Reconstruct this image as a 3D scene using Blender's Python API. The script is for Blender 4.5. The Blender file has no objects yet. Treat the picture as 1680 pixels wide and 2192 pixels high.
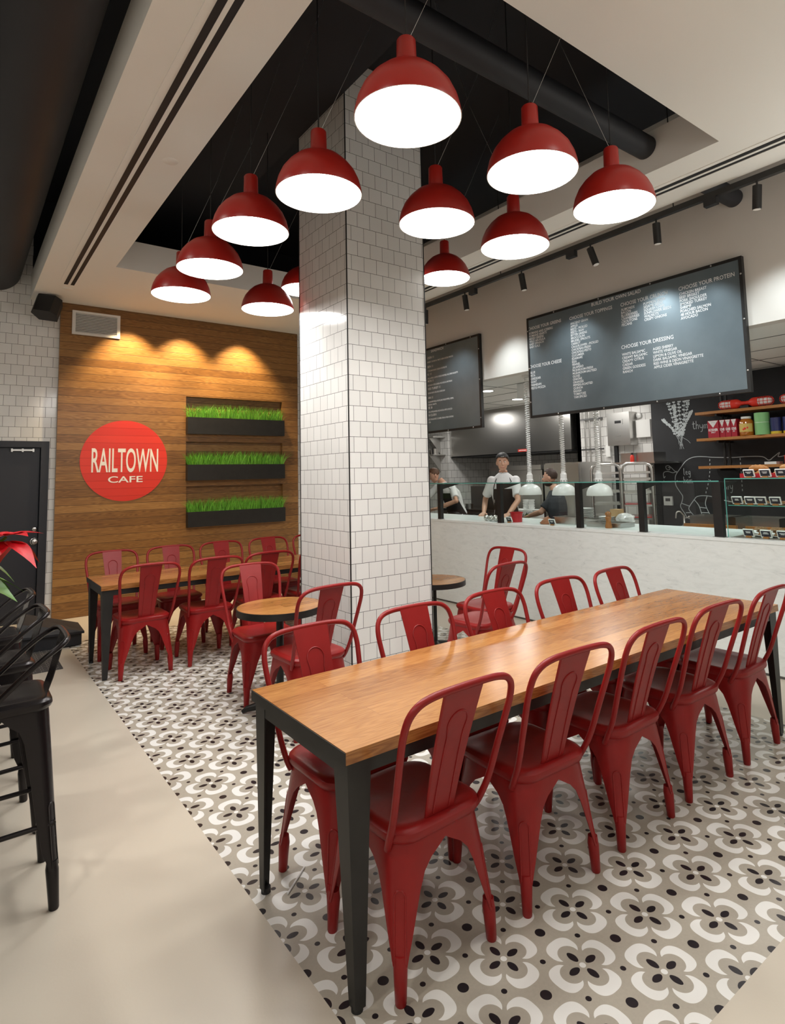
import bpy, bmesh, math, random
from mathutils import Vector, Matrix
random.seed(7)
PI = math.pi
C = bpy.context.scene.collection
sc = bpy.context.scene

# ------------------------------------------------------------------ camera
cam_d = bpy.data.cameras.new('camera'); cam = bpy.data.objects.new('camera', cam_d); C.objects.link(cam)
cam_d.sensor_fit = 'HORIZONTAL'; cam_d.sensor_width = 36.0
cam_d.lens = 36.0 * 1286.6 / 1680
cam_d.shift_x = -(886.6 - 840) / 1680
cam_d.shift_y = -(1096 - 902.0) / 1680
cam_d.clip_start = 0.05
_yaw, _pit, _rol = math.radians(52.5558), math.radians(5.2596), math.radians(-1.3667)
_f = Vector((math.cos(_pit)*math.cos(_yaw), math.cos(_pit)*math.sin(_yaw), math.sin(_pit)))
_r = Vector((math.sin(_yaw), -math.cos(_yaw), 0)); _u = _r.cross(_f)
_r2 = _r*math.cos(_rol) + _u*math.sin(_rol); _u2 = -_r*math.sin(_rol) + _u*math.cos(_rol)
M = Matrix((( _r2.x, _u2.x, -_f.x, 0), (_r2.y, _u2.y, -_f.y, 0), (_r2.z, _u2.z, -_f.z, 1.56), (0, 0, 0, 1)))
cam.matrix_world = M
sc.camera = cam

# ------------------------------------------------------------------ world, exposure, large lights
sc.view_settings.view_transform = 'Standard'; sc.view_settings.look = 'None'
sc.view_settings.gamma = 1.0; sc.view_settings.use_curve_mapping = False
sc.view_settings.exposure = 0.08
sc.cycles.use_denoising = True
sc.cycles.max_bounces = 8; sc.cycles.transparent_max_bounces = 16
sc.cycles.sample_clamp_indirect = 6.0
LAMP = 22.0          # emission of the pendant diffusers
DOWN = 45.0          # added area lights for the unseen rest of the room
UP = 16.0            # added uplights out of view, to brighten the plaster ceiling
KITCH = 11.0         # kitchen ceiling lights
TRACK = 38.0         # track spots on the boards
WASH = 170.0          # spots over the timber wall
w = bpy.data.worlds.new('world'); sc.world = w; w.use_nodes = True
w.node_tree.nodes['Background'].inputs[0].default_value = (0.9, 0.93, 1, 1)
w.node_tree.nodes['Background'].inputs[1].default_value = 0.012

def light(name, kind, loc, power, color=(1, .93, .82), size=.2, target=None, spot=60, blend=.5):
    d = bpy.data.lights.new(name, kind); d.energy = power; d.color = color
    if kind == 'AREA': d.shape = 'DISK'; d.size = size
    if kind == 'SPOT': d.spot_size = math.radians(spot); d.spot_blend = blend; d.shadow_soft_size = size
    o = bpy.data.objects.new(name, d); o.location = loc; C.objects.link(o)
    if target is not None:
        o.rotation_euler = (Vector(target) - Vector(loc)).to_track_quat('-Z', 'Y').to_euler()
    return o
# added area lights standing in for lamps elsewhere in the room, out of view
for p in [(-1.6, 1.2, 4.4), (-1.6, 4.2, 4.4), (.8, -1.2, 3.74), (3.6, -.6, 3.74), (2.3, .6, 3.74), (-1.2, -1.5, 4.4)]:
    light('room_fill_light', 'AREA', p, DOWN*.85 if p[0] < 0 else DOWN*.1, (1, .95, .88), .35)
for p in [(3.4, -1.6, 2.3), (.2, -2.2, 2.3), (5.0, .3, 2.5)]:
    light('ceiling_fill_light', 'AREA', p, UP, (1, .97, .92), .4, (p[0], p[1]+.25, 5))  # unseen lights added to lift the ceiling, no fixtures modelled
for p in [(6.2, 6.4, 2.74), (7.4, 6.88, 2.74), (6.5, 4.6, 2.74), (6.3, 3.0, 2.74), (7.3, 8.6, 2.74), (6.1, 1.4, 2.74), (7.4, 5.3, 2.74)]:
    light('kitchen_downlight', 'AREA', p, KITCH, (1, .97, .92), .3)

# ------------------------------------------------------------------ materials
def new_mat(name):
    m = bpy.data.materials.new(name); m.use_nodes = True
    nt = m.node_tree; b = nt.nodes['Principled BSDF']
    return m, nt, b
def mat(name, col, rough=.5, metal=0.0, bump=0.0, bscale=60, spec=.5, var=0.0, vscale=6, emit=None, es=0.0, coat=0.0, stretch=None):
    m, nt, b = new_mat(name)
    b.inputs['Base Color'].default_value = (*col, 1); b.inputs['Roughness'].default_value = rough
    b.inputs['Metallic'].default_value = metal; b.inputs['Specular IOR Level'].default_value = spec
    b.inputs['Coat Weight'].default_value = coat
    tc = nt.nodes.new('ShaderNodeTexCoord'); src = tc.outputs['Object']
    if stretch:
        mp = nt.nodes.new('ShaderNodeMapping'); mp.inputs['Scale'].default_value = stretch
        nt.links.new(src, mp.inputs[0]); src = mp.outputs[0]
    if var:
        n = nt.nodes.new('ShaderNodeTexNoise'); n.inputs['Scale'].default_value = vscale; n.inputs['Detail'].default_value = 5
        nt.links.new(src, n.inputs['Vector'])
        mx = nt.nodes.new('ShaderNodeMix'); mx.data_type = 'RGBA'
        lo = tuple(max(0, c*(1-var)) for c in col); hi = tuple(min(1, c*(1+var)) for c in col)
        mx.inputs[6].default_value = (*lo, 1); mx.inputs[7].default_value = (*hi, 1)
        nt.links.new(n.outputs['Fac'], mx.inputs[0]); nt.links.new(mx.outputs[2], b.inputs['Base Color'])
    if bump:
        n2 = nt.nodes.new('ShaderNodeTexNoise'); n2.inputs['Scale'].default_value = bscale; n2.inputs['Detail'].default_value = 3
        nt.links.new(src, n2.inputs['Vector'])
        bp = nt.nodes.new('ShaderNodeBump'); bp.inputs['Strength'].default_value = bump; bp.inputs['Distance'].default_value = .01
        nt.links.new(n2.outputs['Fac'], bp.inputs['Height']); nt.links.new(bp.outputs[0], b.inputs['Normal'])
    if emit:
        b.inputs['Emission Color'].default_value = (*emit, 1); b.inputs['Emission Strength'].default_value = es
    return m
class E_:
    """tiny expression builder over math nodes"""
    def __init__(s, nt, v): s.nt, s.v = nt, v
    def _op(s, op, o=None, o2=None):
        n = s.nt.nodes.new('ShaderNodeMath'); n.operation = op
        for i, q in enumerate((s, o, o2)):
            if q is None: continue
            q = q.v if isinstance(q, E_) else q
            if isinstance(q, (int, float)): n.inputs[i].default_value = q
            else: s.nt.links.new(q, n.inputs[i])
        return E_(s.nt, n.outputs[0])
    def __add__(s, o): return s._op('ADD', o)
    def __sub__(s, o): return s._op('SUBTRACT', o)
    def __mul__(s, o): return s._op('MULTIPLY', o)
    def __truediv__(s, o): return s._op('DIVIDE', o)
    def lt(s, o): return s._op('LESS_THAN', o)
    def gt(s, o): return s._op('GREATER_THAN', o)
    def mn(s, o): return s._op('MINIMUM', o)
    def mx(s, o): return s._op('MAXIMUM', o)
    def abs(s): return s._op('ABSOLUTE')
    def fr(s): return s._op('FRACT')
    def sq(s): return s._op('SQRT')
def mixc(nt, fac, a, b):
    n = nt.nodes.new('ShaderNodeMix'); n.data_type = 'RGBA'
    for i, q in ((0, fac), (6, a), (7, b)):
        q = q.v if isinstance(q, E_) else q
        if isinstance(q, (int, float)): n.inputs[i].default_value = q
        elif isinstance(q, tuple): n.inputs[i].default_value = (*q, 1)
        else: nt.links.new(q, n.inputs[i])
    return n.outputs[2]

def floor_material():
    m, nt, b = new_mat('patterned_floor')
    tc = nt.nodes.new('ShaderNodeTexCoord'); sep = nt.nodes.new('ShaderNodeSeparateXYZ'); nt.links.new(tc.outputs['Object'], sep.inputs[0])
    X, Y = E_(nt, sep.outputs[0]), E_(nt, sep.outputs[1])
    g = .35178; x, y = X - 1.6478, Y - 1.3388
    a = (x - y) / g; j = (x + y) / g
    p = ((a + 100.5).fr() - .5).abs(); q = ((j + 100.5).fr() - .5).abs()
    s = (p + q) * .70711; t = (p - q) * .70711
    dist = lambda cs, ct=0.0: ((s - cs)*(s - cs) + (t - ct)*(t - ct)).sq()
    outer = ((s - .33).abs() / .17)._op('POWER', 2.5) + (t.abs() / .215)._op('POWER', 2.5)
    cres = outer.lt(1.0) * dist(.215).gt(.148)
    petal = (((s - .160).abs() / .088)._op('POWER', 1.6) + (t.abs() / .050)._op('POWER', 2.0)).lt(1.0)
    dotc = (p*p + q*q).sq().lt(.042)
    bp_, bq = p - .5, q - .5
    big = (bp_*bp_ + bq*bq).sq().lt(.072)
    sm1 = (bp_*bp_ + q*q).sq().lt(.038); sm2 = (p*p + bq*bq).sq().lt(.038)
    inner = dist(.20).lt(.20)
    inside = X.gt(.944) * X.lt(4.085) * Y.gt(.987) * Y.lt(6.985)
    n = nt.nodes.new('ShaderNodeTexNoise'); n.inputs['Scale'].default_value = 1.3; n.inputs['Detail'].default_value = 6
    nt.links.new(tc.outputs['Object'], n.inputs['Vector'])
    n2 = nt.nodes.new('ShaderNodeTexNoise'); n2.inputs['Scale'].default_value = 90; nt.links.new(tc.outputs['Object'], n2.inputs['Vector'])
    base = mixc(nt, n.outputs['Fac'], (.57, .515, .425), (.66, .60, .50))
    tile = mixc(nt, n2.outputs['Fac'], (.42, .385, .32), (.49, .45, .375))
    tile = mixc(nt, inner * .25, tile, (.37, .34, .29))
    tile = mixc(nt, cres.mx(dotc), tile, (.85, .85, .82))
    tile = mixc(nt, petal.mx(big).mx(sm1.mx(sm2)) * (dotc * -1.0 + 1.0), tile, (.018, .015, .018))
    col = mixc(nt, inside, base, tile)
    nt.links.new(col, b.inputs['Base Color'])
    b.inputs['Roughness'].default_value = .3; b.inputs['Specular IOR Level'].default_value = .45
    bn = nt.nodes.new('ShaderNodeBump'); bn.inputs['Strength'].default_value = .03; bn.inputs['Distance'].default_value = .01
    nt.links.new(n2.outputs['Fac'], bn.inputs['Height']); nt.links.new(bn.outputs[0], b.inputs['Normal'])
    return m

def brick_material(name, c1, c2, mortar, bw, rh, ms, rough=.12, off=.5, bump=.4, freq=2, ox=0.0, oz=0.0, spec=.5):
    m, nt, b = new_mat(name)
    uv = nt.nodes.new('ShaderNodeUVMap'); mp = nt.nodes.new('ShaderNodeMapping'); mp.inputs['Location'].default_value = (ox, oz, 0)
    nt.links.new(uv.outputs[0], mp.inputs[0])
    br = nt.nodes.new('ShaderNodeTexBrick'); br.offset = off; br.offset_frequency = freq; br.squash = 1
    br.inputs['Color1'].default_value = (*c1, 1); br.inputs['Color2'].default_value = (*c2, 1); br.inputs['Mortar'].default_value = (*mortar, 1)
    br.inputs['Scale'].default_value = 1; br.inputs['Mortar Size'].default_value = ms; br.inputs['Mortar Smooth'].default_value = .1
    br.inputs['Bias'].default_value = 0; br.inputs['Brick Width'].default_value = bw; br.inputs['Row Height'].default_value = rh
    nt.links.new(mp.outputs[0], br.inputs['Vector'])
    nt.links.new(br.outputs['Color'], b.inputs['Base Color'])
    r = mixc(nt, br.outputs['Fac'], (rough, rough, rough), (.8, .8, .8)); nt.links.new(r, b.inputs['Roughness'])
    b.inputs['Specular IOR Level'].default_value = spec
    bp = nt.nodes.new('ShaderNodeBump'); bp.inputs['Strength'].default_value = bump; bp.inputs['Distance'].default_value = .002; bp.invert = True
    nt.links.new(br.outputs['Fac'], bp.inputs['Height']); nt.links.new(bp.outputs[0], b.inputs['Normal'])
    return m

def wood_material(name, dark, mid, light_, bw, rh, ms, rough=.35, axis_swap=False, gscale=1.0, groove=(.05, .025, .01), coat=0.0, off=.37):
    """boards running along u with per-board tone and cathedral grain"""
    m, nt, b = new_mat(name)
    uv = nt.nodes.new('ShaderNodeUVMap'); src = uv.outputs[0]
    if axis_swap:
        mp0 = nt.nodes.new('ShaderNodeMapping'); mp0.inputs['Rotation'].default_value = (0, 0, PI/2); nt.links.new(src, mp0.inputs[0]); src = mp0.outputs[0]
    br = nt.nodes.new('ShaderNodeTexBrick'); br.offset = off; br.offset_frequency = 2
    br.inputs['Color1'].default_value = (0, 0, 0, 1); br.inputs['Color2'].default_value = (1, 1, 1, 1); br.inputs['Mortar'].default_value = (.5, .5, .5, 1)
    br.inputs['Scale'].default_value = 1; br.inputs['Mortar Size'].default_value = ms; br.inputs['Mortar Smooth'].default_value = .2
    br.inputs['Brick Width'].default_value = bw; br.inputs['Row Height'].default_value = rh
    nt.links.new(src, br.inputs['Vector'])
    # grain: stretched noise distorted, shifted per board
    sepc = nt.nodes.new('ShaderNodeSeparateColor'); nt.links.new(br.outputs['Color'], sepc.inputs[0])
    mp = nt.nodes.new('ShaderNodeMapping'); mp.inputs['Scale'].default_value = (1.3*gscale, 15*gscale, 1)
    nt.links.new(src, mp.inputs[0])
    add = nt.nodes.new('ShaderNodeVectorMath'); add.operation = 'ADD'; nt.links.new(mp.outputs[0], add.inputs[0])
    cmb = nt.nodes.new('ShaderNodeCombineXYZ'); k = E_(nt, sepc.outputs[0]) * 37.0; nt.links.new(k.v, cmb.inputs[0]); nt.links.new(k.v, cmb.inputs[2])
    nt.links.new(cmb.outputs[0], add.inputs[1])
    nz = nt.nodes.new('ShaderNodeTexNoise'); nz.inputs['Scale'].default_value = 1.0; nz.inputs['Detail'].default_value = 2; nz.inputs['Roughness'].default_value = .4
    nt.links.new(add.outputs[0], nz.inputs['Vector'])
    ring = (E_(nt, nz.outputs['Fac']) * 16.0).fr()
    ring = ((ring - .5).abs() * 2.0)
    nf = nt.nodes.new('ShaderNodeTexNoise'); nf.inputs['Scale'].default_value = 9; nf.inputs['Detail'].default_value = 4
    nt.links.new(add.outputs[0], nf.inputs['Vector'])
    tone = E_(nt, sepc.outputs[0]) * .42 + ring * .30 + E_(nt, nf.outputs['Fac']) * .38 - .03
    rp = nt.nodes.new('ShaderNodeValToRGB'); nt.links.new(tone.v, rp.inputs[0])
    e = rp.color_ramp.elements; e[0].color = (*dark, 1); e[0].position = .1; e[1].color = (*light_, 1); e[1].position = .95
    e.new(.5).color = (*mid, 1)
    col = mixc(nt, br.outputs['Fac'], rp.outputs[0], groove)
    nt.links.new(col, b.inputs['Base Color'])
    b.inputs['Roughness'].default_value = rough; b.inputs['Coat Weight'].default_value = coat; b.inputs['Coat Roughness'].default_value = .15
    bp = nt.nodes.new('ShaderNodeBump'); bp.inputs['Strength'].default_value = .35; bp.inputs['Distance'].default_value = .003; bp.invert = True
    nt.links.new((E_(nt, br.outputs['Fac']) + ring * .05).v, bp.inputs['Height']); nt.links.new(bp.outputs[0], b.inputs['Normal'])
    return m
def marble_material():
    m, nt, b = new_mat('marble')
    tc = nt.nodes.new('ShaderNodeTexCoord')
    mp = nt.nodes.new('ShaderNodeMapping'); mp.inputs['Rotation'].default_value = (.8, 0, 0); mp.inputs['Scale'].default_value = (1, .55, 1.8); nt.links.new(tc.outputs['Object'], mp.inputs[0])
    n = nt.nodes.new('ShaderNodeTexNoise'); n.inputs['Scale'].default_value = 13; n.inputs['Detail'].default_value = 10; n.inputs['Roughness'].default_value = .68; n.inputs['Distortion'].default_value = 1.1
    nt.links.new(mp.outputs[0], n.inputs['Vector'])
    rp = nt.nodes.new('ShaderNodeValToRGB'); nt.links.new(n.outputs['Fac'], rp.inputs[0]); e = rp.color_ramp.elements
    e[0].position = .27; e[0].color = (.56, .61, .61, 1); e[1].position = .55; e[1].color = (.86, .91, .90, 1); e.new(.38).color = (.80, .85, .84, 1)
    nt.links.new(rp.outputs[0], b.inputs['Base Color']); b.inputs['Roughness'].default_value = .28
    return m
def board_material():
    m, nt, b = new_mat('steel_sheet')
    tc = nt.nodes.new('ShaderNodeTexCoord')
    n = nt.nodes.new('ShaderNodeTexNoise'); n.inputs['Scale'].default_value = 2.2; n.inputs['Detail'].default_value = 6; nt.links.new(tc.outputs['Object'], n.inputs['Vector'])
    nt.links.new(mixc(nt, n.outputs['Fac'], (.10, .13, .15), (.21, .26, .285)), b.inputs['Base Color'])
    b.inputs['Metallic'].default_value = .45; b.inputs['Roughness'].default_value = .36
    return m
def glass_material(name, tint=(.93, .98, .96)):
    m = bpy.data.materials.new(name); m.use_nodes = True; nt = m.node_tree
    nt.nodes.clear(); out = nt.nodes.new('ShaderNodeOutputMaterial')
    tr = nt.nodes.new('ShaderNodeBsdfTransparent'); tr.inputs[0].default_value = (*tint, 1)
    gl = nt.nodes.new('ShaderNodeBsdfGlossy'); gl.inputs['Roughness'].default_value = .02
    fr = nt.nodes.new('ShaderNodeFresnel'); fr.inputs[0].default_value = 1.45
    mx = nt.nodes.new('ShaderNodeMixShader'); gm = nt.nodes.new('ShaderNodeNewGeometry'); k = E_(nt, fr.outputs[0]) * (E_(nt, gm.outputs['Backfacing']) * -1.0 + 1.0); nt.links.new(k.v, mx.inputs[0])
    nt.links.new(tr.outputs[0], mx.inputs[1]); nt.links.new(gl.outputs[0], mx.inputs[2]); nt.links.new(mx.outputs[0], out.inputs[0])
    return m

MT = {}
MT['floor'] = floor_material()
MT['tile'] = brick_material('square_white_tile', (.80, .80, .78), (.86, .86, .84), (.06, .058, .055), .1197, .12134, .0017, rough=.13, oz=-.06+.0, bump=.35)
MT['plank'] = wood_material('timber_cladding', (.12, .052, .014), (.26, .122, .034), (.43, .23, .072), 8.0, .094, .0022, off=0.0, rough=.34, gscale=1.0, groove=(.035, .015, .006))
MT['tabletop'] = wood_material('fir_tabletop', (.22, .075, .018), (.42, .18, .05), (.58, .28, .09), 3.4, .092, .0005, rough=.24, gscale=1.3, groove=(.22, .08, .02), coat=.08)
MT['marble'] = marble_material()
MT['plaster'] = mat('ceiling_plaster', (.84, .83, .785), .85, bump=.05, bscale=200)
MT['white_wall'] = mat('painted_wall', (.70, .67, .62), .8)
MT['grey_face'] = mat('shaded_coffer_side', (.55, .51, .45), .85)  # white coffer sides with their shade mixed into the colour; unassigned
MT['black_ceiling'] = mat('black_ceiling_paint', (.015, .016, .020), .9, bump=.2, bscale=8)
MT['duct'] = mat('black_duct_paint', (.015, .016, .020), .6)
MT['red'] = mat('red_enamel', (.265, .010, .010), .36, bump=.04, bscale=40, var=.25, vscale=9, spec=.35)
MT['lamp_red'] = mat('lamp_red_enamel', (.40, .018, .012), .36)
MT['lamp_white'] = mat('lamp_inner_enamel', (.9, .88, .84), .5)
MT['lamp_glow'] = mat('lamp_diffuser', (1, 1, 1), .5, emit=(1, .975, .945), es=LAMP)
MT['black_metal'] = mat('black_steel', (.022, .021, .02), .42, metal=.3, var=.4, vscale=12)
MT['stool'] = mat('black_gloss_metal', (.018, .015, .016), .25, metal=.5, bump=.03, bscale=30)
MT['steel'] = mat('brushed_steel', (.62, .61, .59), .28, metal=1, bump=.03, bscale=14, stretch=(1, 40, 1))
MT['dark_steel'] = mat('dark_steel', (.16, .16, .16), .4, metal=.8)
MT['door'] = mat('black_door_paint', (.018, .02, .028), .45)
MT['black'] = mat('matt_black', (.012, .012, .013), .6)
MT['white'] = mat('white_plastic', (.8, .8, .78), .3)
MT['signred'] = mat('red_sign_paint', (.72, .035, .018), .4)
MT['signwhite'] = mat('white_sign_paint', (.9, .87, .82), .45)
MT['grass'] = mat('grass_blades', (.16, .46, .04), .5, var=.5, vscale=20)
MT['board'] = board_material()
MT['letter'] = mat('white_lettering', (.85, .86, .86), .5)
MT['glass'] = glass_material('clear_glass', (.95, .985, .97))
MT['glass_edge'] = mat('green_glass_edge', (.12, .42, .36), .15, emit=None)
MT['chalk'] = mat('chalkboard_paint', (.022, .023, .026), .75, var=.3, vscale=5)
MT['chalkline'] = mat('chalk', (.55, .6, .62), .9)
MT['petal'] = mat('red_bract', (.60, .004, .012), .5, var=.3, vscale=30)
MT['leaf'] = mat('green_leaf', (.07, .22, .015), .45, var=.4, vscale=14)
MT['skin'] = mat('skin', (.55, .31, .21), .5, var=.12, vscale=40)
MT['shirt'] = mat('white_shirt_cloth', (.70, .70, .70), .85, bump=.3, bscale=25)
MT['apron'] = mat('dark_apron_cloth', (.045, .04, .04), .9, bump=.2, bscale=90)
MT['hair'] = mat('brown_hair', (.10, .045, .02), .6, bump=.5, bscale=90)
MT['shelfwood'] = wood_material('shelf_wood', (.30, .12, .03), (.42, .18, .05), (.52, .24, .08), 4, .3, .0002, rough=.4, gscale=2)
MT['greywood'] = mat('crock_red', (.45, .012, .02), .25)

# ------------------------------------------------------------------ mesh builder
class B:
    def __init__(s): s.bm = bmesh.new()
    def face(s, pts):
        try: return s.bm.faces.new([s.bm.verts.new(p) for p in pts])
        except ValueError: return None
    def box(s, x0, x1, y0, y1, z0, z1):
        v = [s.bm.verts.new(p) for p in ((x0,y0,z0),(x1,y0,z0),(x1,y1,z0),(x0,y1,z0),(x0,y0,z1),(x1,y0,z1),(x1,y1,z1),(x0,y1,z1))]
        for q in ((3,2,1,0),(4,5,6,7),(0,1,5,4),(1,2,6,5),(2,3,7,6),(3,0,4,7)): s.bm.faces.new([v[i] for i in q])
        return v
    def obox(s, c, ax, ay, az):
        c, ax, ay, az = Vector(c), Vector(ax), Vector(ay), Vector(az)
        v = [s.bm.verts.new(c + i*ax + j*ay + k*az) for k in (-1, 1) for j, i in ((-1,-1),(-1,1),(1,1),(1,-1))]
        for q in ((3,2,1,0),(4,5,6,7),(0,1,5,4),(1,2,6,5),(2,3,7,6),(3,0,4,7)): s.bm.faces.new([v[i] for i in q])
    def rings(s, rings, close=True, cap0=False, cap1=False):
        R = [[s.bm.verts.new(p) for p in r] for r in rings]
        n = len(R[0])
        for a, b in zip(R, R[1:]):
            for i in range(n if close else n-1):
                s.bm.faces.new((a[i], a[(i+1) % n], b[(i+1) % n], b[i]))
        if cap0: s.bm.faces.new(list(reversed(R[0])))
        if cap1: s.bm.faces.new(R[-1])
        return R
    def tube(s, pts, r, n=10, closed=False, caps=True, flat=1.0):
        P = [Vector(p) for p in pts]; m = len(P)
        rr = r if isinstance(r, (list, tuple)) else [r]*m
        T = []
        for i in range(m):
            a = P[(i-1) % m] if (closed or i) else P[0]; b = P[(i+1) % m] if (closed or i < m-1) else P[-1]
            T.append((b - a).normalized() if (b-a).length > 1e-9 else Vector((0,0,1)))
        up = Vector((0,0,1)) if abs(T[0].z) < .9 else Vector((1,0,0))
        u = T[0].cross(up).normalized(); rings = []
        for i in range(m):
            u = (u - T[i]*u.dot(T[i]))
            u = u.normalized() if u.length > 1e-6 else T[i].orthogonal().normalized()
            v = T[i].cross(u)
            rings.append([P[i] + (u*math.cos(2*PI*k/n) + v*flat*math.sin(2*PI*k/n))*rr[i] for k in range(n)])
        if closed: rings.append(rings[0])
        s.rings(rings, True, caps and not closed, caps and not closed)
    def cyl(s, p0, p1, r0, r1=None, n=20): s.tube([p0, p1], [r0, r0 if r1 is None else r1], n)
    def lathe(s, prof, c=(0,0,0), n=32, cap0=False, cap1=False):
        c = Vector(c)
        s.rings([[c + Vector((r*math.cos(2*PI*k/n), r*math.sin(2*PI*k/n), z)) for k in range(n)] for r, z in prof], True, cap0, cap1)
    def ell(s, c, rx, ry, rz, n=16, m=10):
        c = Vector(c)
        s.rings([[c + Vector((rx*math.sin(PI*j/m)*math.cos(2*PI*k/n), ry*math.sin(PI*j/m)*math.sin(2*PI*k/n), -rz*math.cos(PI*j/m))) for k in range(n)] for j in [.02*m/10] + list(range(1, m)) + [m-.02*m/10]], True, True, True)
    def prism(s, pts, d):
        """closed polygon (list of 3d points) extruded by vector d"""
        d = Vector(d); a = [s.bm.verts.new(p) for p in pts]; b = [s.bm.verts.new(Vector(p)+d) for p in pts]
        s.bm.faces.new(list(reversed(a))); s.bm.faces.new(b)
        for i in range(len(a)): s.bm.faces.new((a[i], a[(i+1) % len(a)], b[(i+1) % len(a)], b[i]))
    def mesh(s, name, m, smooth=False, bevel=0.0, seg=2, solid=0.0):
        bm = s.bm
        if solid: bmesh.ops.solidify(bm, geom=bm.faces[:], thickness=solid)
        if bevel:
            bmesh.ops.bevel(bm, geom=[e for e in bm.edges if e.is_manifold and e.calc_face_angle(0) > .6], offset=bevel, segments=seg, affect='EDGES', clamp_overlap=True)
        bmesh.ops.recalc_face_normals(bm, faces=bm.faces[:])
        uv = bm.loops.layers.uv.new('UVMap')
        for f in bm.faces:
            n = f.normal; ax = max(range(3), key=lambda i: abs(n[i]))
            for l in f.loops:
                p = l.vert.co
                l[uv].uv = (p.x, p.y) if ax == 2 else ((p.y, p.z) if ax == 0 else (p.x, p.z))
        me = bpy.data.meshes.new(name); bm.to_mesh(me); bm.free()
        me.materials.append(m)
        if smooth:
            me.polygons.foreach_set('use_smooth', [True]*len(me.polygons))
            me.set_sharp_from_angle(angle=math.radians(smooth if smooth > 1 else 40))
        return me
    def build(s, name, m, parent=None, loc=(0,0,0), rz=0, **k):
        o = bpy.data.objects.new(name, s.mesh(name, m, **k)); C.objects.link(o); o.location = loc; o.rotation_euler = (0,0,rz)
        if parent: o.parent = parent
        return o
def bx(name, m, a, b, parent=None, bevel=0.0, **k):
    q = B(); q.box(a[0], b[0], a[1], b[1], a[2], b[2]); return q.build(name, m, parent, bevel=bevel, **k)
def tag(o, label, cat, group=None, kind=None):
    o['label'] = label; o['category'] = cat
    if group: o['group'] = group
    if kind: o['kind'] = kind
    return o
def struct(o): o['kind'] = 'structure'; return o
def slabel(o, label, cat): o['label'] = label; o['category'] = cat; o['kind'] = 'structure'; return o
def thing(name, label, cat, loc=(0,0,0), rz=0, group=None):
    o = bpy.data.objects.new(name, None); C.objects.link(o); o.location = loc; o.rotation_euler = (0,0,rz); o.empty_display_size = .1
    return tag(o, label, cat, group)
def dup(root, loc, rz, label, group=None):
    kids = [c for c in C.objects if c.parent == root]
    r = root.copy(); C.objects.link(r); r.location = loc; r.rotation_euler = (0,0,rz); r['label'] = label
    if group: r['group'] = group
    for ch in kids:
        c = ch.copy(); C.objects.link(c); c.parent = r
        for g in [q for q in C.objects if q.parent == ch]:
            d = g.copy(); C.objects.link(d); d.parent = c
    return r
def crom(P, k=6, closed=False):
    P = [Vector(p) for p in P]; n = len(P); out = []
    for i in range(n if closed else n-1):
        p0, p1, p2, p3 = (P[(i+j) % n] if closed else P[min(max(i+j, 0), n-1)] for j in (-1, 0, 1, 2))
        for t in range(k):
            t /= k
            out.append(.5*((2*p1) + (p2-p0)*t + (2*p0-5*p1+4*p2-p3)*t*t + (3*p1-p0-3*p2+p3)*t*t*t))
    if not closed: out.append(P[-1])
    return out
def rsq(h, r, n=6, hy=None):
    """rounded square outline, half size h, corner radius r"""
    hy = hy or h; o = []
    for cx, cy, a0 in ((h-r, hy-r, 0), (-h+r, hy-r, PI/2), (-h+r, -hy+r, PI), (h-r, -hy+r, 1.5*PI)):
        for i in range(n+1): a = a0 + PI/2*i/n; o.append((cx + r*math.cos(a), cy + r*math.sin(a)))
    return o
_txt = {}
def text_verts(s_, bold=0.0):
    cu = bpy.data.curves.new('t', 'FONT'); cu.body = s_; cu.resolution_u = 8 if s_ in ('RAILTOWN', 'CAFE') else 2; cu.offset = bold
    o = bpy.data.objects.new('t', cu); me = o.to_mesh()
    V = [v.co.copy() for v in me.vertices]; F = [tuple(p.vertices) for p in me.polygons]
    o.to_mesh_clear(); bpy.data.objects.remove(o); bpy.data.curves.remove(cu)
    return V, F
def put_text(b, s_, o, ux, uy, cap, width=None, sx=1.0, bold=0.0, center=False):
    """adds a line of text to builder b: origin o (left end of the baseline), directions ux, uy, cap height, optional total width"""
    V, F = text_verts(s_, bold)
    if not V: return
    x0 = min(v.x for v in V); x1 = max(v.x for v in V); k = cap/.70
    kx = width/(x1-x0) if width else k*sx
    o, ux, uy = Vector(o), Vector(ux), Vector(uy)
    sh = -(x1-x0)*kx/2 if center else 0
    vs = [b.bm.verts.new(o + ux*((v.x-x0)*kx+sh) + uy*(v.y*k)) for v in V]
    for f in F:
        try: b.bm.faces.new([vs[i] for i in f])
        except ValueError: pass

# ================================================================== structure
ZC = 3.77
o = bx('floor', MT['floor'], (-3.6, -3.2, -.1), (9.6, 11.2, 0)); struct(o)
# plaster ceiling: a ring of slabs round the open coffer
b = B()
for x0, x1, y0, y1 in ((.645, 1.24, -3, 8.30), (1.24, 4.03, -3, 1.80), (1.24, 4.03, 6.58, 8.30), (4.03, 4.66, -3, 8.30)): b.box(x0, x1, y0, y1, ZC, ZC+.31)
struct(b.build('ceiling', MT['plaster']))
b = B(); b.box(-3.4, 9.4, -3, 11, 5.0, 5.1); struct(b.build('ceiling', MT['black_ceiling']))
b = B(); b.box(1.45, 2.405, 2.6, 8.3, 4.68, 5.0); struct(b.build('ceiling_beam', MT['black_ceiling']))
b = B(); b.box(.66, 5.3, 8.285, 8.2995, 4.09, 5.0); struct(b.build('ceiling_beam', MT['black_ceiling']))  # added thin black panel hiding the tiled wall above the plaster, not a beam
struct(bx('ceiling', MT['plaster'], (5.5, -2.9, 2.80), (9.3, 10.9, 2.95)))           # kitchen ceiling
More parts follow.
